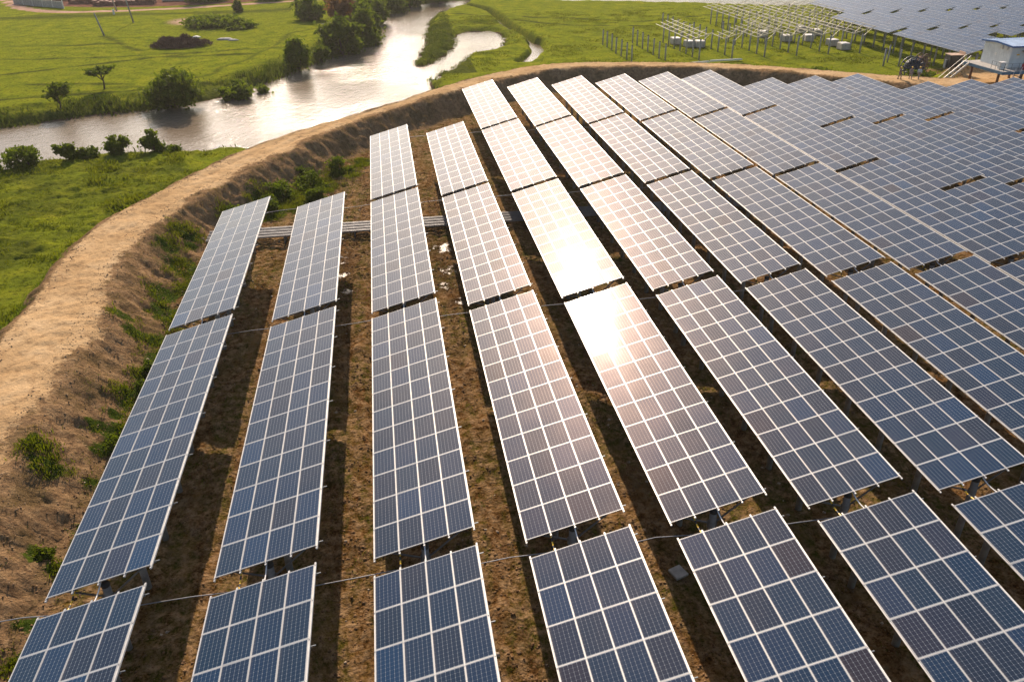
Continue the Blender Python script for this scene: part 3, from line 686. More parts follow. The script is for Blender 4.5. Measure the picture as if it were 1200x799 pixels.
# ------------------------------------------------------------------ stilt cabin
def hut():
    root = empty('stilt_platform', (88.5, 84.5, 0)); tag(root, 'blue-edged steel platform on rusty stilts carrying the pale cabin', 'platform')
    gz = hz(86, 86); dz = 4.0
    x0, x1, y0, y1 = 84.0, 97.0, 80.4, 88.9
    b = MB(); b.box(((x0+x1)/2, (y0+y1)/2, dz-.06), (x1-x0, y1-y0, .1)); b.build('deck', M_conc, root, loc=(-88.5, -84.5, 0))
    b = MB()
    for a, c in (((x0, y0), (x1, y0)), ((x1, y0), (x1, y1)), ((x1, y1), (x0, y1)), ((x0, y1), (x0, y0))):
        b.bar((*a, dz-.22), (*c, dz-.22), .12, .36)
    b.build('edge_beam', M_deckblue, root, loc=(-88.5, -84.5, 0))
    for x, y in ((85.2, 88.0), (87.6, 81.2), (91.5, 81.2), (95.8, 81.2), (91.5, 88), (95.8, 88), (85.2, 82.5)):
        b = MB(); b.tube([(x, y, hz(x, y)-.4), (x, y, dz-.3)], .17, 10); b.build('stilt', M_rust, root, True, loc=(-88.5, -84.5, 0))
    # railing
    r = MB()
    for a, c in (((x0+.1, 83.0), (x0+.1, y0+.1)), ((x0+.1, y0+.1), (x1-.1, y0+.1))):
        for hz_ in (.5, 1.0): r.bar((*a, dz+hz_), (*c, dz+hz_), .035)
        L = math.hypot(c[0]-a[0], c[1]-a[1]); n = int(L/1.1)+1
        for k in range(n+1):
            px, py = a[0]+(c[0]-a[0])*k/n, a[1]+(c[1]-a[1])*k/n; r.bar((px, py, dz), (px, py, dz+1.02), .04)
    r.build('railing', M_steel, root, loc=(-88.5, -84.5, 0))
    # cabin
    cb = empty('control_cabin', (88.5, 85.4, dz)); tag(cb, 'pale steel control cabin with a blue roof on the stilt platform', 'cabin')
    cx0, cx1, cy0, cy1, H = 86.1, 93.6, 82.4, 87.9, 2.85
    OFF = (-88.5, -85.4, -dz)
    b = MB(); b.box(((cx0+cx1)/2, (cy0+cy1)/2, dz+H/2), (cx1-cx0, cy1-cy0, H))
    for k in range(14): b.box((cx0-.012, cy0+.2+k*.4, dz+H/2), (.03, .03, H-.1))
    b.build('wall', M_hutwall, cb, loc=OFF)
    # roof: shallow pitch + blue fascia
    b = MB(); zr = dz+H; o_ = .35; ym = (cy0+cy1)/2
    xs = (cx0-o_, cx1+o_); ys = (cy0-o_, cy1+o_)
    b.add([(xs[0], ys[0], zr+.06), (xs[1], ys[0], zr+.06), (xs[1], ys[1], zr+.06), (xs[0], ys[1], zr+.06), (xs[0], ym, zr+.30), (xs[1], ym, zr+.30)],
          [(0, 1, 5, 4), (4, 5, 2, 3), (0, 4, 3), (1, 2, 5), (3, 2, 1, 0)])
    for k in range(18):
        x = xs[0]+.3+k*.43; b.bar((x, ys[0], zr+.085), (x, ym, zr+.325), .04); b.bar((x, ym, zr+.325), (x, ys[1], zr+.085), .04)
    b.build('roof', M_hutroof, cb, loc=OFF)
    b = MB()
    for a, c in (((xs[0], ys[0]), (xs[1], ys[0])), ((xs[0], ys[1]), (xs[1], ys[1]))): b.bar((*a, zr-.02), (*c, zr-.02), .07, .2)
    for x in xs: b.bar((x, ys[0], zr-.0), (x, ym, zr+.22), .07, .2); b.bar((x, ym, zr+.22), (x, ys[1], zr), .07, .2)
    b.build('fascia', M_blue, cb, loc=OFF)
    b = MB(); b.box((88.9, cy0-.02, dz+1.05), (1.0, .06, 2.1)); d = b.build('door', M_black, cb, loc=OFF)
    b = MB(); b.bar((88.5, cy0-.08, dz+1), (88.5, cy0-.08, dz+1.2), .04); b.build('handle', M_alu, d)
    b = MB(); b.box((90.2, cy0-.05, dz+1.3), (.9, .1, 1.7)); b.build('blue_panel', M_blue, cb, loc=OFF)
    b = MB(); b.box((cx0-.14, 84.3, zr-.35), (.22, .5, .4)); b.build('vent_box', M_alu, cb, loc=OFF)
    b = MB(); b.box((cx0-.14, 83.3, zr-.35), (.22, .4, .34)); b.build('vent_box', M_alu, cb, loc=OFF)
    b = MB(); b.box((cx0-.02, 85.3, dz+1.45), (.03, .35, .3)); b.build('notice', M_white, cb, loc=OFF)
    b = MB(); b.box((87.2, cy0-.02, dz+1.75), (.4, .03, .14), 0); b.box((87.2, cy0-.02, dz+1.4), (.45, .03, .22), 1); b.build('sign', [M_yellow, M_white], cb, loc=OFF)
    b = MB(); b.box((88.3, cy0-.55, dz+2.25), (1.4, 1.0, .06)); b.build('awning', M_rust, cb, loc=OFF)
    # transformer cabinet & red drum on the deck
    t = empty('switch_box', (85.0, 82.2, dz)); tag(t, 'small pale cabinet on the platform beside the cabin corner', 'cabinet')
    b = MB(); b.box((0, 0, .45), (.7, .6, .8)); b.build('cabinet_body', M_hutwall, t); b = MB(); b.box((0, 0, .9), (.8, .7, .08)); b.build('cabinet_top', M_white, t)
    b = MB(); b.tube([(87.7, 81.3, dz), (87.7, 81.3, dz+.1), (87.7, 81.3, dz+.7), (87.7, 81.3, dz+.75)], [.28, .3, .3, .24], 14)
    tag(b.build('red_drum', M_red, smooth=True), 'red drum on the platform in front of the cabin door', 'drum')
    # stairs
    def stairs(a, c, w, lab, mat, ax):
        s = empty('steel_stairs', a); tag(s, lab, 'stairs'); a = Vector(a); c = Vector(c); side = Vector(ax)*w/2
        m = MB()
        for q in (-1, 1): m.bar(side*q, c-a+side*q, .06, .22)
        m.build('stringer', mat, s)
        m = MB(); n = 9
        for k in range(1, n): p = (c-a)*k/n; m.box(p, (w if ax[0] else .26, .26 if ax[0] else w, .04))
        m.build('tread', M_steel, s)
        m = MB()
        for q in (-1, 1):
            m.bar(side*q+Vector((0, 0, .95)), c-a+side*q+Vector((0, 0, .95)), .04)
            for k in (0, .5, 1): p = (c-a)*k+side*q; m.bar(p, p+Vector((0, 0, .95)), .035)
        m.build('handrail', M_rail, s)
    stairs((84.0, 87.8, dz), (80.7, 89.0, hz(80.7, 89)+.05), 1.0, 'pale steel stairs on the left side of the stilt platform', M_rail, (0, 1, 0))
    stairs((86.2, 80.3, dz-.3), (84.2, 78.6, hz(84.2, 78.6)+.05), 1.0, 'dark steel stairs below the front of the platform', M_steel, (0, 1, 0))
    m = MB(); m.box((90.5, 79.4, dz-1.6), (6.5, 1.2, .14)); p = empty('walkway', (90.5, 79.4, 0)); tag(p, 'low grey walkway in front of the stilt platform', 'walkway'); o = m.build('walkway_deck', M_steel, p, loc=(-90.5, -79.4, 0))
    for x in (88, 93): m = MB(); m.tube([(x-90.5, 0, hz(x, 79.4)-.3), (x-90.5, 0, dz-1.66)], .1, 8); m.build('leg', M_steel, p)
hut()

# cable reel
def reel(x, y, z, r, w, rz, lab, mat, mat2):
    root = empty('cable_reel', (x, y, z), rz); tag(root, lab, 'cable reel')
    for s in (-1, 1):
        m = MB(); n = 36
        for k in range(n):
            a0, a1 = 2*math.pi*k/n, 2*math.pi*(k+1)/n
            for rr, th in ((r, .10), (r*.42, .08)):
                m.bar((rr*math.cos(a0), s*w/2, rr*math.sin(a0)+r), (rr*math.cos(a1), s*w/2, rr*math.sin(a1)+r), .10, th)
        for k in range(12):
            a = 2*math.pi*k/12; m.bar((.1*math.cos(a), s*w/2, .1*math.sin(a)+r), (r*math.cos(a), s*w/2, r*math.sin(a)+r), .09, .22)
        m.build('flange', mat, root)
    m = MB(); m.tube([(0, -w/2+.05, r), (0, w/2-.05, r)], r*.72, 28); m.build('cable_winding', mat2, root, True)
    m = MB(); m.tube([(0, -w/2-.15, r), (0, w/2+.15, r)], .1, 12); m.build('axle', M_steel, root, True)
reel(83.0, 98.4, hz(83, 98.4)-.05, 1.55, 1.2, R(-8), 'large dark cable reel with blue spokes behind the walkers', M_navy, M_black)
reel(86.4, 101.2, hz(86.4, 101.2)-.05, 1.45, 1.1, R(25), 'brownish cable reel half hidden behind the dark one', M_wood, M_brush)
# tarp-covered crate
root = empty('covered_crate', (85.9, 93.3, hz(85.9, 93.3)-.05), R(-6)); tag(root, 'black sheeted crate with plywood lid beside the stairs', 'crate')
m = MB(); m.box((0, 0, .95), (1.9, 1.7, 1.75)); o = m.build('black_sheet', M_black, root); q = o.modifiers.new('b', 'BEVEL'); q.width = .08; q.segments = 2
m = MB(); m.box((0, 0, 1.9), (2.0, 1.8, .08)); m.build('lid', M_plywood, root)
m = MB(); m.box((1.12, 0, 1.15), (.1, 1.6, 2.3)); m.build('side_board', M_plywood, root)
m = MB(); m.box((-1.1, 0, .6), (.2, .5, 1.2)); m.build('prop', M_steel, root)

# ------------------------------------------------------------------ people
def person(x, y, rz, shirt, trousers, lab, pose):
    z = hz(x, y)
    root = empty('person', (x, y, z), rz); root.scale = (.93,)*3; tag(root, lab, 'person', 'workers walking on the embankment')
    P = dict(pel=(0, 0, .94), wai=(0, 0, 1.10), che=(0, .01, 1.34), nec=(0, .0, 1.47), he=(0, .02, 1.56), ht=(0, .02, 1.70),
             hl=(-.10, 0, .90), hr=(.10, 0, .90), kl=(-.11, .05+pose*.16, .50), kr=(.11, .05-pose*.10, .50), al=(-.11, pose*.26, .09), ar=(.11, -pose*.24, .09 if pose > 0 else .12), tl=(-.12, pose*.26+.15, .04), tr=(.12, -pose*.24+.15, .05),
             sl=(-.19, 0, 1.40), sr=(.19, 0, 1.40), el=(-.25, -pose*.10, 1.13), er=(.25, pose*.08, 1.13), wl=(-.24, .06-pose*.12, .88), wr=(.24, .08+pose*.15, .90), dl=(-.235, .10-pose*.12, .80), dr=(.235, .12+pose*.16, .82))
    Rr = dict(pel=.13, wai=.12, che=.15, nec=.06, he=.085, ht=.085, hl=.10, hr=.10, kl=.065, kr=.065, al=.045, ar=.045, tl=.04, tr=.04, sl=.065, sr=.065, el=.046, er=.046, wl=.034, wr=.034, dl=.035, dr=.035)
    E = [('pel', 'wai'), ('wai', 'che'), ('che', 'nec'), ('nec', 'he'), ('he', 'ht'), ('pel', 'hl'), ('pel', 'hr'), ('hl', 'kl'), ('kl', 'al'), ('al', 'tl'), ('hr', 'kr'), ('kr', 'ar'), ('ar', 'tr'), ('che', 'sl'), ('che', 'sr'), ('sl', 'el'), ('el', 'wl'), ('wl', 'dl'), ('sr', 'er'), ('er', 'wr'), ('wr', 'dr')]
    def skin(name, keys, mat, grow=0, root_key=None, subdiv=1):
        ks = [k for k in keys]; ed = [(ks.index(a), ks.index(b_)) for a, b_ in E if a in ks and b_ in ks]
        me = bpy.data.meshes.new(name); me.from_pydata([P[k] for k in ks], ed, []); me.materials.append(mat)
        o = link(name, me, root); sk = o.modifiers.new('s', 'SKIN')
        if not me.skin_vertices: pass
        lay = me.skin_vertices[0].data if me.skin_vertices else None
        return o, lay, ks, subdiv, grow, root_key
    def fin(t):
        o, lay, ks, sub, grow, rk = t
        if lay is not None:
            for i, k in enumerate(ks): lay[i].radius = (Rr[k]+grow, Rr[k]+grow); lay[i].use_root = (k == rk)
        mm = o.modifiers.new('d', 'SUBSURF'); mm.levels = sub; mm.render_levels = sub
    fin(skin('body', list(P), M_skin, 0, 'pel', 2))
    fin(skin('shirt', ['pel', 'wai', 'che', 'sl', 'sr', 'el', 'er', 'wl', 'wr'], shirt, .018, 'pel', 2))
    fin(skin('trousers', ['pel', 'hl', 'hr', 'kl', 'kr', 'al', 'ar'], trousers, .020, 'pel', 2))
    for s, k in ((-1, 'l'), (1, 'r')):
        m = MB(); a = Vector(P['a'+k]); m.box(a+Vector((0, .07, -.04)), (.10, .28, .10)); o = m.build('boot', M_boot, root); q = o.modifiers.new('b', 'BEVEL'); q.width = .03; q.segments = 2
    bm = bmesh.new(); bmesh.ops.create_uvsphere(bm, u_segments=18, v_segments=10, radius=.135)
    for v in list(bm.verts):
        if v.co.z < -.02: bm.verts.remove(v)
    for v in bm.verts: v.co.y *= 1.12
    me = bpy.data.meshes.new('helmet'); bm.to_mesh(me); bm.free(); me.materials.append(M_yellow)
    o = link('helmet', me, root, (0, .02, 1.70)); sm = o.modifiers.new('t', 'SOLIDIFY'); sm.thickness = .012
    m = MB(); m.box((0, .15, 1.69), (.20, .10, .015)); m.build('helmet_brim', M_yellow, root)
    m = MB(); m.box((0, -.045, 1.60), (.15, .07, .13)); o = m.build('hair', M_hair, root); q = o.modifiers.new('b', 'BEVEL'); q.width = .03; q.segments = 2
    m = MB(); m.box((0, .112, 1.60), (.024, .035, .045)); m.build('nose', M_skin, root)
    for s in (-1, 1):
        m = MB(); m.box((s*.035, .103, 1.635), (.022, .012, .012)); m.build('eye', M_hair, root)
        # five slightly curled fingers on each hand
        d = Vector(P['dl' if s < 0 else 'dr'])
        for f in range(4):
            m = MB(); p0 = d+Vector((0, -.027+f*.018, -.02)); m.tube([p0, p0+Vector((-s*.004, .006, -.045)), p0+Vector((-s*.02, .012, -.075+.006*abs(f-1.5)))], [.009, .0085, .007], 6); m.build('finger', M_skin, root, True)
        m = MB(); m.tube([d+Vector((0, .03, .0)), d+Vector((-s*.01, .05, -.03)), d+Vector((-s*.02, .048, -.055))], [.010, .010, .008], 6); m.build('thumb', M_skin, root, True)
person(72.9, 86.2, R(200), M_fabric_tan, M_fabric_tan, 'person in tan workwear and yellow helmet, leftmost of the three walkers', .7)
person(74.5, 86.1, R(160), M_fabric_grey, M_fabric_grey, 'person in grey workwear and yellow helmet, middle of the three walkers', 1.0)
person(75.4, 85.6, R(170), M_fabric_blue, M_fabric_grey, 'person in pale blue shirt and yellow helmet, rightmost of the three walkers', -.8)

# ------------------------------------------------------------------ vegetation
def leaves(centers, sizes, aspect=1.6, up=.0, seed=1, mesh_mats=None, name='leaves'):
    r = np.random.RandomState(seed); n = len(centers)
    d = r.normal(size=(n, 3)); d[:, 2] = np.abs(d[:, 2])*(1+up)+up; d /= np.linalg.norm(d, axis=1)[:, None]
    e = np.cross(d, r.normal(size=(n, 3))); e /= np.linalg.norm(e, axis=1)[:, None]
    s = np.asarray(sizes)[:, None]
    a = d*s*aspect/2; b = e*s/2
    V = np.stack([centers-a, centers+b, centers+a, centers-b], 1).reshape(-1, 3)
    F = np.arange(4*n).reshape(n, 4)
    return V, F
def crown_points(lobes, n, seed):
    r = np.random.RandomState(seed); w = np.array([l[3]**2 for l in lobes]); w = w/w.sum(); out = []
    for (x, y, z, rad, fl), k in zip(lobes, (w*n).astype(int)):
        nc = max(4, int(k/70)); cd = r.normal(size=(nc, 3)); cd /= np.linalg.norm(cd, axis=1)[:, None]
        cd *= (r.rand(nc, 1)**.35)*rad*.82
        p = cd[r.randint(nc, size=k)]+r.normal(size=(k, 3))*rad*.27*(.6+.9*r.rand(k, 1))
        p[:, 2] *= fl; out.append(p+[x, y, z])
    return np.concatenate(out)
def tree(name, x, y, h, w, label, cat, group, mat=M_leaf, n=2600, leaf=.26, seed=1, trunk_frac=.35, flat=.75, nl=7, base=None):
    z0 = hz(x, y) if base is None else base
    root = empty(name, (x, y, z0)); tag(root, label, cat, group)
    r = random.Random(seed); lobes = []
    for i in range(nl):
        a = 2*math.pi*i/nl+r.uniform(-.4, .4); rr = w*.5*r.uniform(.25, .62)
        lobes.append((rr*math.cos(a), rr*math.sin(a), h*(trunk_frac+(1-trunk_frac)*(r.uniform(.25, .70) if trunk_frac > .2 else r.uniform(.05, .66))), w*.5*r.uniform(.30, .58), flat*r.uniform(.8, 1.15)))
    lobes.append((0, 0, h*(trunk_frac+(1-trunk_frac)*.72), w*.26, flat))
    P = crown_points(lobes, n, seed); P[:, 2] = np.clip(P[:, 2], .08, h*1.05)
    Vv, Ff = leaves(P, leaf*(.6+.8*np.random.RandomState(seed).rand(len(P))), seed=seed)
    link('crown', np_mesh('crown', Vv, Ff, [mat]), root)
    m = MB(); m.tube([(0, 0, -.3), (.04*w, .02, h*trunk_frac*.6), (0, 0, h*(trunk_frac+.25))], [.035*h+.03, .026*h+.02, .012*h+.01], 8)
    for lx, ly, lz, lr, _ in lobes[:nl]:
        s = Vector((.02*w, 0, h*trunk_frac*.7)); m.tube([s, s.lerp(Vector((lx, ly, lz)), .5)+Vector((0, 0, -.03*h)), (lx, ly, lz)], [.016*h+.01, .011*h+.008, .004*h+.004], 6)
    m.build('trunk', M_trunk, root, True)
    return root
G1 = 'trees on the far river bank'
tree('riverside_tree', -28.6, 107.0, 5.4, 8.4, 'broad dark tree leaning over the water on the left far bank', 'tree', G1, M_leafd, 6500, .42, 3, .10, .7, 13)
tree('riverside_tree', -40.8, 115.5, 3.4, 4.4, 'small umbrella-shaped tree alone on the far pasture edge', 'tree', G1, M_leaf, 900, .32, 4, .55, .35, 6)
tree('riverside_shrub', -44.3, 105.8, 3.2, 5.0, 'sparse yellow-green shrub on the left far bank', 'shrub', G1, M_leafy, 700, .34, 5, .3, .7, 6)
tree('riverside_shrub', -20.8, 111.6, 3.4, 5.6, 'rounded light green shrub at the water edge, far bank', 'shrub', G1, M_leaf, 2200, .36, 6, .12, .75, 8)
tree('riverside_shrub', -17.2, 115.2, 2.2, 3.6, 'low dark shrub just right of the rounded one on the far bank', 'shrub', G1, M_leafd, 900, .34, 16, .1, .75, 5)
tree('riverside_tree', -12.9, 131.4, 5.6, 5.6, 'upright bright-topped tree where the river bends', 'tree', G1, M_leaf, 3400, .42, 7, .02, .95, 10)
tree('riverside_tree', -9.4, 138.0, 3.2, 4.5, 'low bush between the upright tree and the dark pair', 'shrub', G1, M_leafd, 1200, .4, 17, .1, .8, 6)
tree('riverside_tree', -5.8, 146.5, 7.2, 7.8, 'big dark tree at the bend, front one of a pair', 'tree', G1, M_leafd, 6200, .5, 8, .08, .85, 11)
tree('riverside_tree', -1.6, 157.0, 8.0, 7.4, 'big dark tree at the bend, rear one of a pair', 'tree', G1, M_leafd, 5200, .5, 9, .08, .9, 10)
tree('riverside_tree', -1.2, 170.0, 7.0, 8.5, 'light green tree behind the dark pair', 'tree', G1, M_leafy, 3200, .52, 10, .1, .8, 8)
tree('riverside_tree', -7.0, 178.0, 6.5, 8.0, 'tree with rusty red foliage behind the dark pair', 'tree', G1, M_leafr, 2400, .52, 11, .15, .7, 8)
for i, (x, y, h, w, mt, lb) in enumerate(((-14, 186, 6.5, 9, M_leaf, 'mid green tree left of the rusty one'), (1.5, 186, 8, 10, M_leafd, 'dark tree on the bank above the rusty one'), (5.5, 206, 8, 11, M_leafd, 'dark tree on the upper bank, lower end of the top line'), (11, 217, 8.5, 11, M_leafd, 'dark tree on the upper bank, middle of the top line'), (19, 225.5, 8, 12, M_leaf, 'green tree on the upper bank, right part of the top line'), (31, 233, 8, 13, M_leafd, 'dark tree at the top edge, farthest along the bank'), (-8, 214, 8, 12, M_leafd, 'dark tree at the top edge above the bend'), (-3, 198, 6, 9, M_leafd, 'dark tree right of the dirt road end'), (-28, 228, 6.5, 13, M_leafd, 'dark tree clump beyond the dirt road, right of the orange gap'), (-45, 229, 6.5, 15, M_leafd, 'dark tree clump beyond the dirt road, left of the orange gap'), (-111, 236, 7, 14, M_leafd, 'dark tree in the top left corner'), (-104, 224, 4, 13, M_leafd, 'dark bushes at the left frame edge below the road'), (-33, 205, 4.2, 2.6, M_leafy, 'slim yellowish tree standing alone below the road'))):
    tree('far_tree', x, y, h*.72, w*.85, lb, 'tree', 'trees along the top of the picture', mt, 2200, .62, 30+i, .1, .8, 9)
G2 = 'bushes on the near river bank'
for i, (x, y, h, w, lb) in enumerate(((-38.6, 77.4, 1.9, 4.6, 'widest bush on the near bank, at the left'), (-41.8, 75.6, 1.3, 2.8, 'low bush at the far left of the near bank'), (-34.6, 78.6, 1.9, 2.6, 'bush right of the widest one on the near bank'), (-32.8, 79.4, 1.1, 2.4, 'lowest bush in the middle of the near bank'), (-29.2, 79.8, 2.3, 3.1, 'round bright bush, left of a pair by the water'), (-25.6, 80.0, 2.4, 3.1, 'round bright bush, right of a pair by the water'), (-23.6, 79.9, 1.2, 2.6, 'low bush trailing right of the round pair'))):
    tree('river_bush', x*.985+.2, y-2.3, h, w, lb, 'bush', G2, M_leaf if i != 4 else M_leafy, 1500, .24, 50+i, .08, .8, 7)
G3 = 'bushes on the inner slope'
for i, (x, y, h, w, lb, mt) in enumerate(((-14.1, 19.3, .9, 1.5, 'small bright bush on the slope beside the leftmost long table', M_leaf), (-13.9, 24.6, .9, 1.6, 'bushy green clump at the slope foot, upper of two', M_leaf), (-14.0, 26.9, .9, 1.3, 'feathery bush at the slope foot next to the table gap', M_leaf), (-14.7, 11.0, .6, 1.0, 'small grey-green bush on the bare lower slope', M_leafd), (-8.9, 59.0, 1.6, 3.4, 'dense light green bush high on the inner slope', M_leaf), (-6.3, 61.9, 1.5, 3.2, 'dense bush in the middle of the slope thicket', M_leaf), (-3.6, 66.0, 1.5, 3.0, 'dense bush at the upper right end of the thicket', M_leaf), (-9.9, 55.4, 1.2, 2.8, 'bush at the thicket foot above the second row', M_leafy), (-5.6, 57.9, 1.0, 3.0, 'low yellowish bush above the second row', M_leafy), (-12.6, 53.4, 1.1, 2.4, 'bush just above the leftmost row', M_leaf), (-7.3, 64.6, .9, 2.0, 'small bush near the crest edge above the thicket', M_leafd))):
    tree('slope_bush', x, y, h, w, lb, 'bush', G3, mt, 1500 if w > 2 else 700, .15 if w > 2 else .10, 70+i, .08, .8, 7)
G4 = 'bushes behind the embankment'
for i, (x, y, h, w, lb) in enumerate(((66.5, 96.2, 1.4, 4, 'low green bush behind the crest, leftmost of that line'), (70, 94.3, 1.6, 4.2, 'low green bush behind the crest, left of the walkers'), (78.6, 91.8, 1.3, 4, 'bush behind the crest just right of the walkers'), (82.0, 93.8, 1.6, 4.6, 'yellowish bush below the dark reel'), (84.2, 95.4, 1.0, 4.2, 'bush in front of the black crate'))):
    tree('bank_bush', x, y, h, w, lb, 'bush', G4, (M_leaf, M_leafd, M_leaf, M_leafy, M_leaf)[i], 1700, .28, 90+i, .05, .8, 8)
tree('weed_thicket', -36.3, 181.5, 2.0, 13, 'broad patch of tall green weeds on the far pasture', 'weeds', None, M_leaf, 2600, .5, 101, .05, .5, 14)
tree('weed_thicket', -28.5, 176.5, 1.6, 8, 'smaller patch of tall weeds right of the broad one', 'weeds', None, M_leaf, 1300, .5, 102, .05, .5, 9)

def blades(name, pts, hgt, wid, mat, label, per=7, seed=5, spread=.16):
    """tufts: per tuft a few leaning triangular blades"""
    r = np.random.RandomState(seed); n = len(pts); P = np.repeat(pts, per, 0); H = np.repeat(hgt, per)*(.5+r.rand(n*per)*.8)
    P = P+np.c_[r.normal(size=(n*per, 2))*spread*np.repeat(hgt, per)[:, None]*2, np.zeros(n*per)]
    a = r.rand(n*per)*6.283; lean = r.normal(size=(n*per, 2))*.35
    w = wid*np.repeat(hgt, per)
    dx = np.c_[np.cos(a), np.sin(a), np.zeros(n*per)]*w[:, None]
    tip = P+np.c_[lean*H[:, None], H]
    mid = P+np.c_[lean*H[:, None]*.3, H*.55]
    V = np.stack([P-dx*.6, P+dx*.6, mid+dx*.5, tip, mid-dx*.5], 1).reshape(-1, 3); F = np.arange(5*n*per).reshape(-1, 5)
    o = link(name, np_mesh(name, V, F, [mat])); tag(o, label, name.replace('_', ' '), kind='stuff'); return o
def scatter(n, x0, x1, y0, y1, cond, seed):
    r = np.random.RandomState(seed); x = r.uniform(x0, x1, n); y = r.uniform(y0, y1, n); k = cond(x, y)
    x, y = x[k], y[k]; return x, y
# near bank pasture tufts
def c_bank(x, y):
    m = masks(x, y); return (~m[3]) & (~m[4]) & (~m[5]) & (m[0] > 2.2) & (m[6] > .5) & (fbm(x, y, .45, 3) > -.05)
x, y = scatter(16000, -55, -8, 20, 86, c_bank, 3)
hh = .12+.45*np.clip(fbm(x, y, .25, 3)+.2, 0, 1)
blades('bank_grass', np.c_[x, y, hzs(x, y)-.02], hh, .28, M_grassb, 'rough tussocky grass covering the near river bank', 6, 7, .45)
def c_green(x, y):
    m = masks(x, y); s = np.zeros(x.shape, bool)
    for gx_, gy_, r_ in GREEN: s |= np.hypot(x-gx_, y-gy_) < r_*(.95+.5*fbm(x, y, 1.5, 2))
    return s & m[4] & (fbm(x, y, 1.1, 4) > .0)
x, y = scatter(60000, -20, 1, 3, 72, c_green, 4)
hh = .13+.26*np.clip(fbm(x, y, .8, 3)+.3, 0, 1)
blades('slope_grass', np.c_[x, y, hzs(x, y)-.02], hh, .16, M_grassb, 'green weeds and grass growing on the inner slope', 7, 8, .4)
# sparse tufts on rest of the inner slope + field
def c_sparse(x, y):
    m = masks(x, y); return m[4] & (((m[1] < 3.5) & (fbm(x, y, .7, 3) > .16)) | ((m[1] >= 3.5) & (fbm(x, y, .35, 3) > .22)))
x, y = scatter(30000, -20, 24, 0, 86, c_sparse, 9)
blades('field_weeds', np.c_[x, y, hzs(x, y)-.01], np.full(len(x), .11), .14, M_leafd, 'low dark weeds on the bare soil between tables', 5, 9, .5)
M_dry = leaf_mat('dry_stems', (.10, .065, .035), (.20, .13, .07), (.32, .22, .12))
def c_dry(x, y):
    m = masks(x, y); return m[4] & (m[1] < 3.8) & (fbm(x, y, .8, 3) > -.02)
x, y = scatter(60000, -21, 12, 0, 100, c_dry, 33)
blades('dry_stems', np.c_[x, y, hzs(x, y)-.01], .05+.12*np.clip(fbm(x, y, 1.2, 2)+.35, 0, 1), .16, M_dry, 'short dry stems and roots on the rough inner slope', 4, 33, .5)
# crest edge fringe on the outer side
def c_edge(x, y):
    m = masks(x, y); return (~m[3]) & (~m[4]) & (m[0] < 3.4) & (m[0] > .35) & (fbm(x, y, .5, 3) > np.where((x > -15) & (x < 14), .22, .0))
x, y = scatter(60000, -30, 90, 18, 112, c_edge, 12)
blades('edge_grass', np.c_[x, y, hzs(x, y)-.02], .12+.26*np.clip(fbm(x, y, .6, 2)+.3, 0, 1), .2, M_leaf, 'green fringe of grass along the outer edge of the crest', 6, 12, .4)
# river-bank reeds
def c_reed(x, y):
    m = masks(x, y); nb = m[7] < m[6]+.05
    return (~m[5]) & (~m[3]) & (~m[4]) & (((m[6] < 5.5) & nb & (fbm(x, y, .2, 3) > -.15)) | ((m[6] < 1.0) & (fbm(x, y, .4, 2) > 0)) | ((x > 5) & (x < 18) & (y > 128) & (y < 200)))
x, y = scatter(60000, -70, 36, 78, 215, c_reed, 13)
blades('riverbank_reeds', np.c_[x, y, hzs(x, y)-.05], .45*np.where((x > 5) & (y > 118), .55, 1.)+np.where((x > 5) & (y > 118), .2, .55)*np.clip(fbm(x, y, .25, 3)+.3, 0, 1), .22, M_reed, 'dark reeds and weeds lining the river banks', 5, 13, .5)
# pasture tufts beyond
def c_past(x, y):
    m = masks(x, y); return (~m[5]) & (~m[3]) & (~m[4]) & (m[0] > 3) & (fbm(x, y, .3, 3) > .12)
x, y = scatter(26000, 8, 105, 92, 185, c_past, 14)
blades('pasture_tufts', np.c_[x, y, hzs(x, y)-.03], .12+.22*np.clip(fbm(x, y, .3, 3)+.2, 0, 1), .35, M_grassb, 'darker grass tufts on the pasture around the unfinished racks', 5, 14, .7)
# stones and clods on the soil
def stones(name, x, y, s, mat, label, seed):
    r = np.random.RandomState(seed); n = len(x); z = hzs(x, y)
    base = np.array([(0, 0, 1), (1, 0, 0), (0, 1, 0), (-1, 0, 0), (0, -1, 0), (0, 0, -.6)], float)
    Fb = np.array([(0, 1, 2), (0, 2, 3), (0, 3, 4), (0, 4, 1), (5, 2, 1), (5, 3, 2), (5, 4, 3), (5, 1, 4)])
    V = base[None]*(s[:, None]*(.6+.8*r.rand(n, 6)))[:, :, None]; V[:, :, 2] *= .6
    a = r.rand(n)*6.28; c, s_ = np.cos(a)[:, None], np.sin(a)[:, None]
    V = np.stack([V[:, :, 0]*c-V[:, :, 1]*s_, V[:, :, 0]*s_+V[:, :, 1]*c, V[:, :, 2]], -1)+np.stack([x, y, z], -1)[:, None]
    F = (Fb[None]+(np.arange(n)*6)[:, None, None]).reshape(-1, 3)
    o = link(name, np_mesh(name, V.reshape(-1, 3), F, [mat])); tag(o, label, 'stones', kind='stuff')
def c_soil(x, y):
    m = masks(x, y); return m[4] & (m[1] > 2.5) & (fbm(x, y, .5, 3) > -.1)
x, y = scatter(70000, -15, 30, 0, 66, c_soil, 15)
r_ = np.random.RandomState(2)
stones('soil_clods', x, y, .02+.085*r_.rand(len(x))**2.5, simple('clod', (.20, .11, .045), .95, 0, .25, 3), 'brown clods strewn over the bare soil', 16)
x, y = scatter(900, -15, 26, 0, 66, lambda x, y: masks(x, y)[4] & (masks(x, y)[1] > 2.5) & (fbm(x, y, .4, 2) > .0), 17)
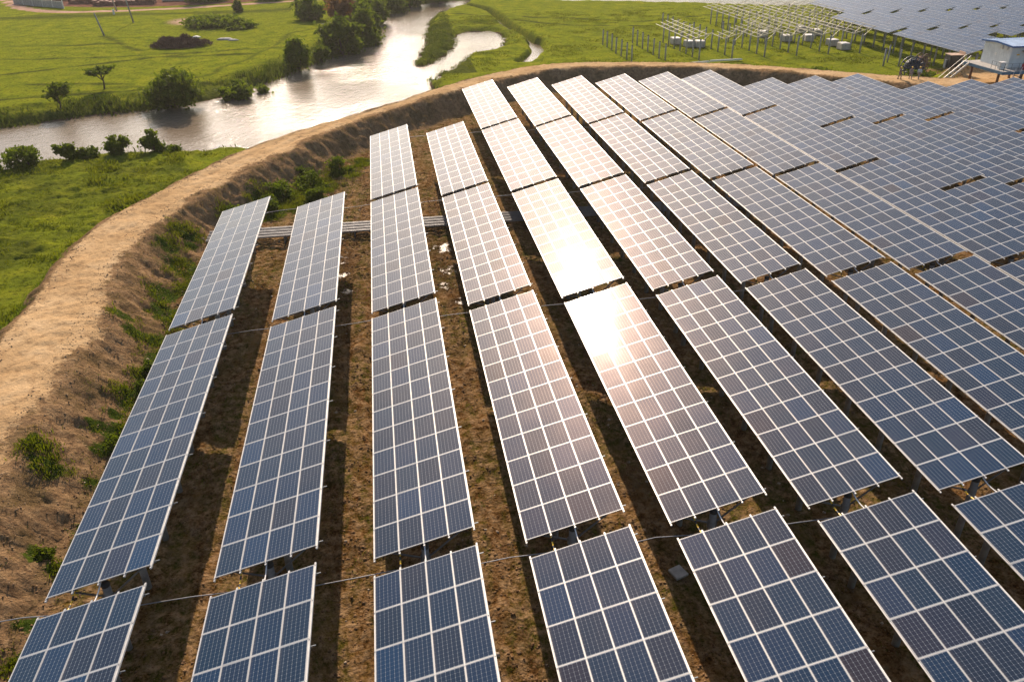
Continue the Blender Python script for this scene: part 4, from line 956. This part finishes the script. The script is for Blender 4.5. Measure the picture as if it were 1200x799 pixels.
stones('pale_rubble', x, y, .05+.09*r_.rand(len(x)), M_stone, 'pale stones and scraps scattered between the rows', 18)
def c_cr(x, y):
    m = masks(x, y); return (m[3] & ((m[1] < 1.6) | (m[0] < 1.0))) | (m[4] & (m[1] < 3))
x, y = scatter(14000, -24, -8, 0, 64, c_cr, 19)
stones('slope_clods', x, y, .02+.06*r_.rand(len(x))**2, simple('clod_pale', (.30, .19, .10), .95, 0, .2, 3), 'crumbly earth clods along the crest edge and slope', 20)

# dead brushwood heap, rubble, cloth
x, y = r_.normal(-37, 2.6, 5200), r_.normal(154.3, 1.5, 5200)
hgt = 2.1*np.sqrt(np.clip(1-((x+37)/6.2)**2-((y-154.3)/3.1)**2, 0, 1))*(.75+.8*fbm(x, y, .5, 3))*r_.rand(5200)**.5+.05
k = np.hypot((x+37)/6, (y-154.3)/3) < 1
Vv, Ff = leaves(np.c_[x[k], y[k], hzs(x[k], y[k])+hgt[k]], np.full(k.sum(), .13), 9, 0, 21)
tag(link('brushwood_heap', np_mesh('brushwood_heap', Vv, Ff, [M_brush])), 'reddish brown heap of dead brushwood on the far pasture', 'brush heap')
def lump(name, x, y, sx, sy, sz, mat, lab, cat, seed=0, grp=None):
    bm = bmesh.new(); bmesh.ops.create_icosphere(bm, subdivisions=3, radius=1)
    r = random.Random(seed)
    for v in bm.verts:
        k = 1+.35*float(fbm(np.array([v.co.x*1.5+seed]), np.array([v.co.y*1.5+v.co.z*2]), 1, 3)[0])
        v.co = Vector((v.co.x*sx*k, v.co.y*sy*k, max(v.co.z, -.15)*sz*k))
    me = bpy.data.meshes.new(name); bm.to_mesh(me); bm.free(); me.materials.append(mat); me.polygons.foreach_set('use_smooth', [True]*len(me.polygons))
    tag(link(name, me, None, (x, y, hz(x, y))), lab, cat, grp)
lump('white_tarp', -71.5, 150.5, 1.6, 1.2, .5, M_sheet, 'white tarp heap lying alone on the far left pasture', 'tarp', 3)
lump('rubble_heap', -29.6, 160.5, 1.7, .9, .45, M_conc, 'pale rubble heap right of the brushwood', 'rubble', 4)
lump('rubble_heap', -27.6, 158.5, 1.0, .6, .3, M_conc, 'small pale rubble heap nearest the river, right of the larger one', 'rubble', 5)
lump('rubble_heap', -36.2, 165.5, .9, .5, .35, M_sheet, 'tiny white heap above the brushwood', 'rubble', 6)
m = MB(); rot = Euler((0, 0, .35)).to_matrix(); zz = hz(12.7, 5.6); m.box((0, 0, .05), (.62, .62, .1), 0, rot); o = m.build('paving_slab', M_conc); o.location = (12.7, 5.6, zz+.02); tag(o, 'square concrete slab on shaded soil right of the fourth row', 'slab')

# ------------------------------------------------------------------ poles, yard
def pole(x, y, h, lx, ly, lab, arm=True):
    root = empty('utility_pole', (x, y, hz(x, y))); tag(root, lab, 'pole', 'leaning poles on the far pasture')
    m = MB(); m.tube([(0, 0, -.5), (lx*h, ly*h, h)], [.20, .13], 10); m.build('pole_shaft', M_post, root, True)
    if arm: m = MB(); m.bar((lx*h*.96-.9, ly*h*.96, h*.96), (lx*h*.96+.9, ly*h*.96, h*.96), .1); m.build('crossarm', M_steel, root)
pole(-55.9, 171.4, 4.6, -.22, 0, 'short broken leaning pole at the ditch corner', False)
pole(-54.6, 190.3, 9, -.12, 0, 'tall leaning pole, right one by the dirt road')
pole(-64.6, 214.5, 9, -.16, 0, 'tall leaning pole, left one at the dirt road')
m = MB(); m.box((0, 0, .6), (.4, .25, 1.2)); o = m.build('marker_post', M_white); o.location = (-63.2, 206.5, hz(-63.2, 206.5)); q = o.modifiers.new('b', 'BEVEL'); q.width = .05; tag(o, 'short whitish marker post below the dirt road', 'post')
# fence of the yard
root = empty('yard_fence', (-88, 225, hz(-88, 225))); tag(root, 'grey wall with white rails and posts in the top left yard', 'fence')
m = MB(); A = Vector((-97, 236, 0)); B = Vector((-80, 222.5, 0)); m.bar(A-root.location+Vector((0, 0, .8)), B-root.location+Vector((0, 0, .8)), .2, 1.9); m.build('wall_panel', M_conc, root)
for k in range(6):
    p = A.lerp(B, k/5)-root.location; m = MB(); m.bar(p, p+Vector((0, 0, 3.2)), .22); m.build('fence_post', M_white, root)
m = MB(); m.bar(A-root.location+Vector((0, -.2, 2.3)), B-root.location+Vector((0, -.2, 2.3)), .12); m.bar(A-root.location+Vector((0, -.2, 3.1)), B-root.location+Vector((0, -.2, 3.1)), .1); m.build('rail', M_white, root)
for i, (x, y, w, d, h, mt, lab) in enumerate(((-66, 228, 16, 3.5, 1.3, M_brick, 'long low stack of dark red bricks beyond the dirt road'), (-52, 232, 10, 3, 1.1, M_conc, 'low grey block wall right of the brick stack'), (-78, 234, 8, 4, 1.6, M_brick, 'brick stack behind the grey yard wall'))):
    z = hz(x, y); root = empty('brick_stack', (x, y, z), .05*i); tag(root, lab, 'brick stack', 'brick stacks in the yard')
    m = MB(); r2 = random.Random(i); nxs = int(w/1.0)
    for a in range(nxs):
        hh_ = h*r2.uniform(.55, 1.1); m.box((-w/2+(a+.5)*w/nxs, r2.uniform(-.2, .2), hh_/2), (w/nxs*.94, d*r2.uniform(.7, 1), hh_))
    m.build('stacked_bricks', mt, root)
root = empty('brick_house', (-84, 252, 0), .2); tag(root, 'red brick house at the top left edge', 'house')
m = MB(); m.box((0, 0, 2.2), (14, 7, 4.4)); m.build('wall', M_brick, root)
m = MB(); m.add([(-7.6, -4.2, 4.4), (7.6, -4.2, 4.4), (7.6, 4.2, 4.4), (-7.6, 4.2, 4.4), (-7.6, 0, 6), (7.6, 0, 6)], [(0, 1, 5, 4), (4, 5, 2, 3), (0, 4, 3), (1, 2, 5), (3, 2, 1, 0)]); m.build('roof', M_rust, root)
m = MB(); m.box((-3, -3.53, 1.2), (1.2, .1, 2.3)); m.build('door', M_black, root)
for x in (1, 4.5): m = MB(); m.box((x, -3.53, 2), (1.4, .1, 1.2)); m.build('window', M_black, root)
print('objects', len(bpy.data.objects))

# ------------------------------------------------------------------ haze
hm = bpy.data.materials.new('haze'); hm.use_nodes = True; hn = hm.node_tree; hn.nodes.clear()
ho = hn.nodes.new('ShaderNodeOutputMaterial'); hv = hn.nodes.new('ShaderNodeVolumePrincipled')
hv.inputs['Color'].default_value = (1, .95, .88, 1); hv.inputs['Density'].default_value = .00014; hv.inputs['Anisotropy'].default_value = .45
hn.links.new(hv.outputs[0], ho.inputs['Volume'])
hb = MB(); hb.box((50, 470, 11.5), (1560, 1100, 33)); tag(hb.build('haze', hm), 'thin warm haze in the air over the whole valley', 'haze', kind='stuff')
scene.cycles.volume_bounces = 0
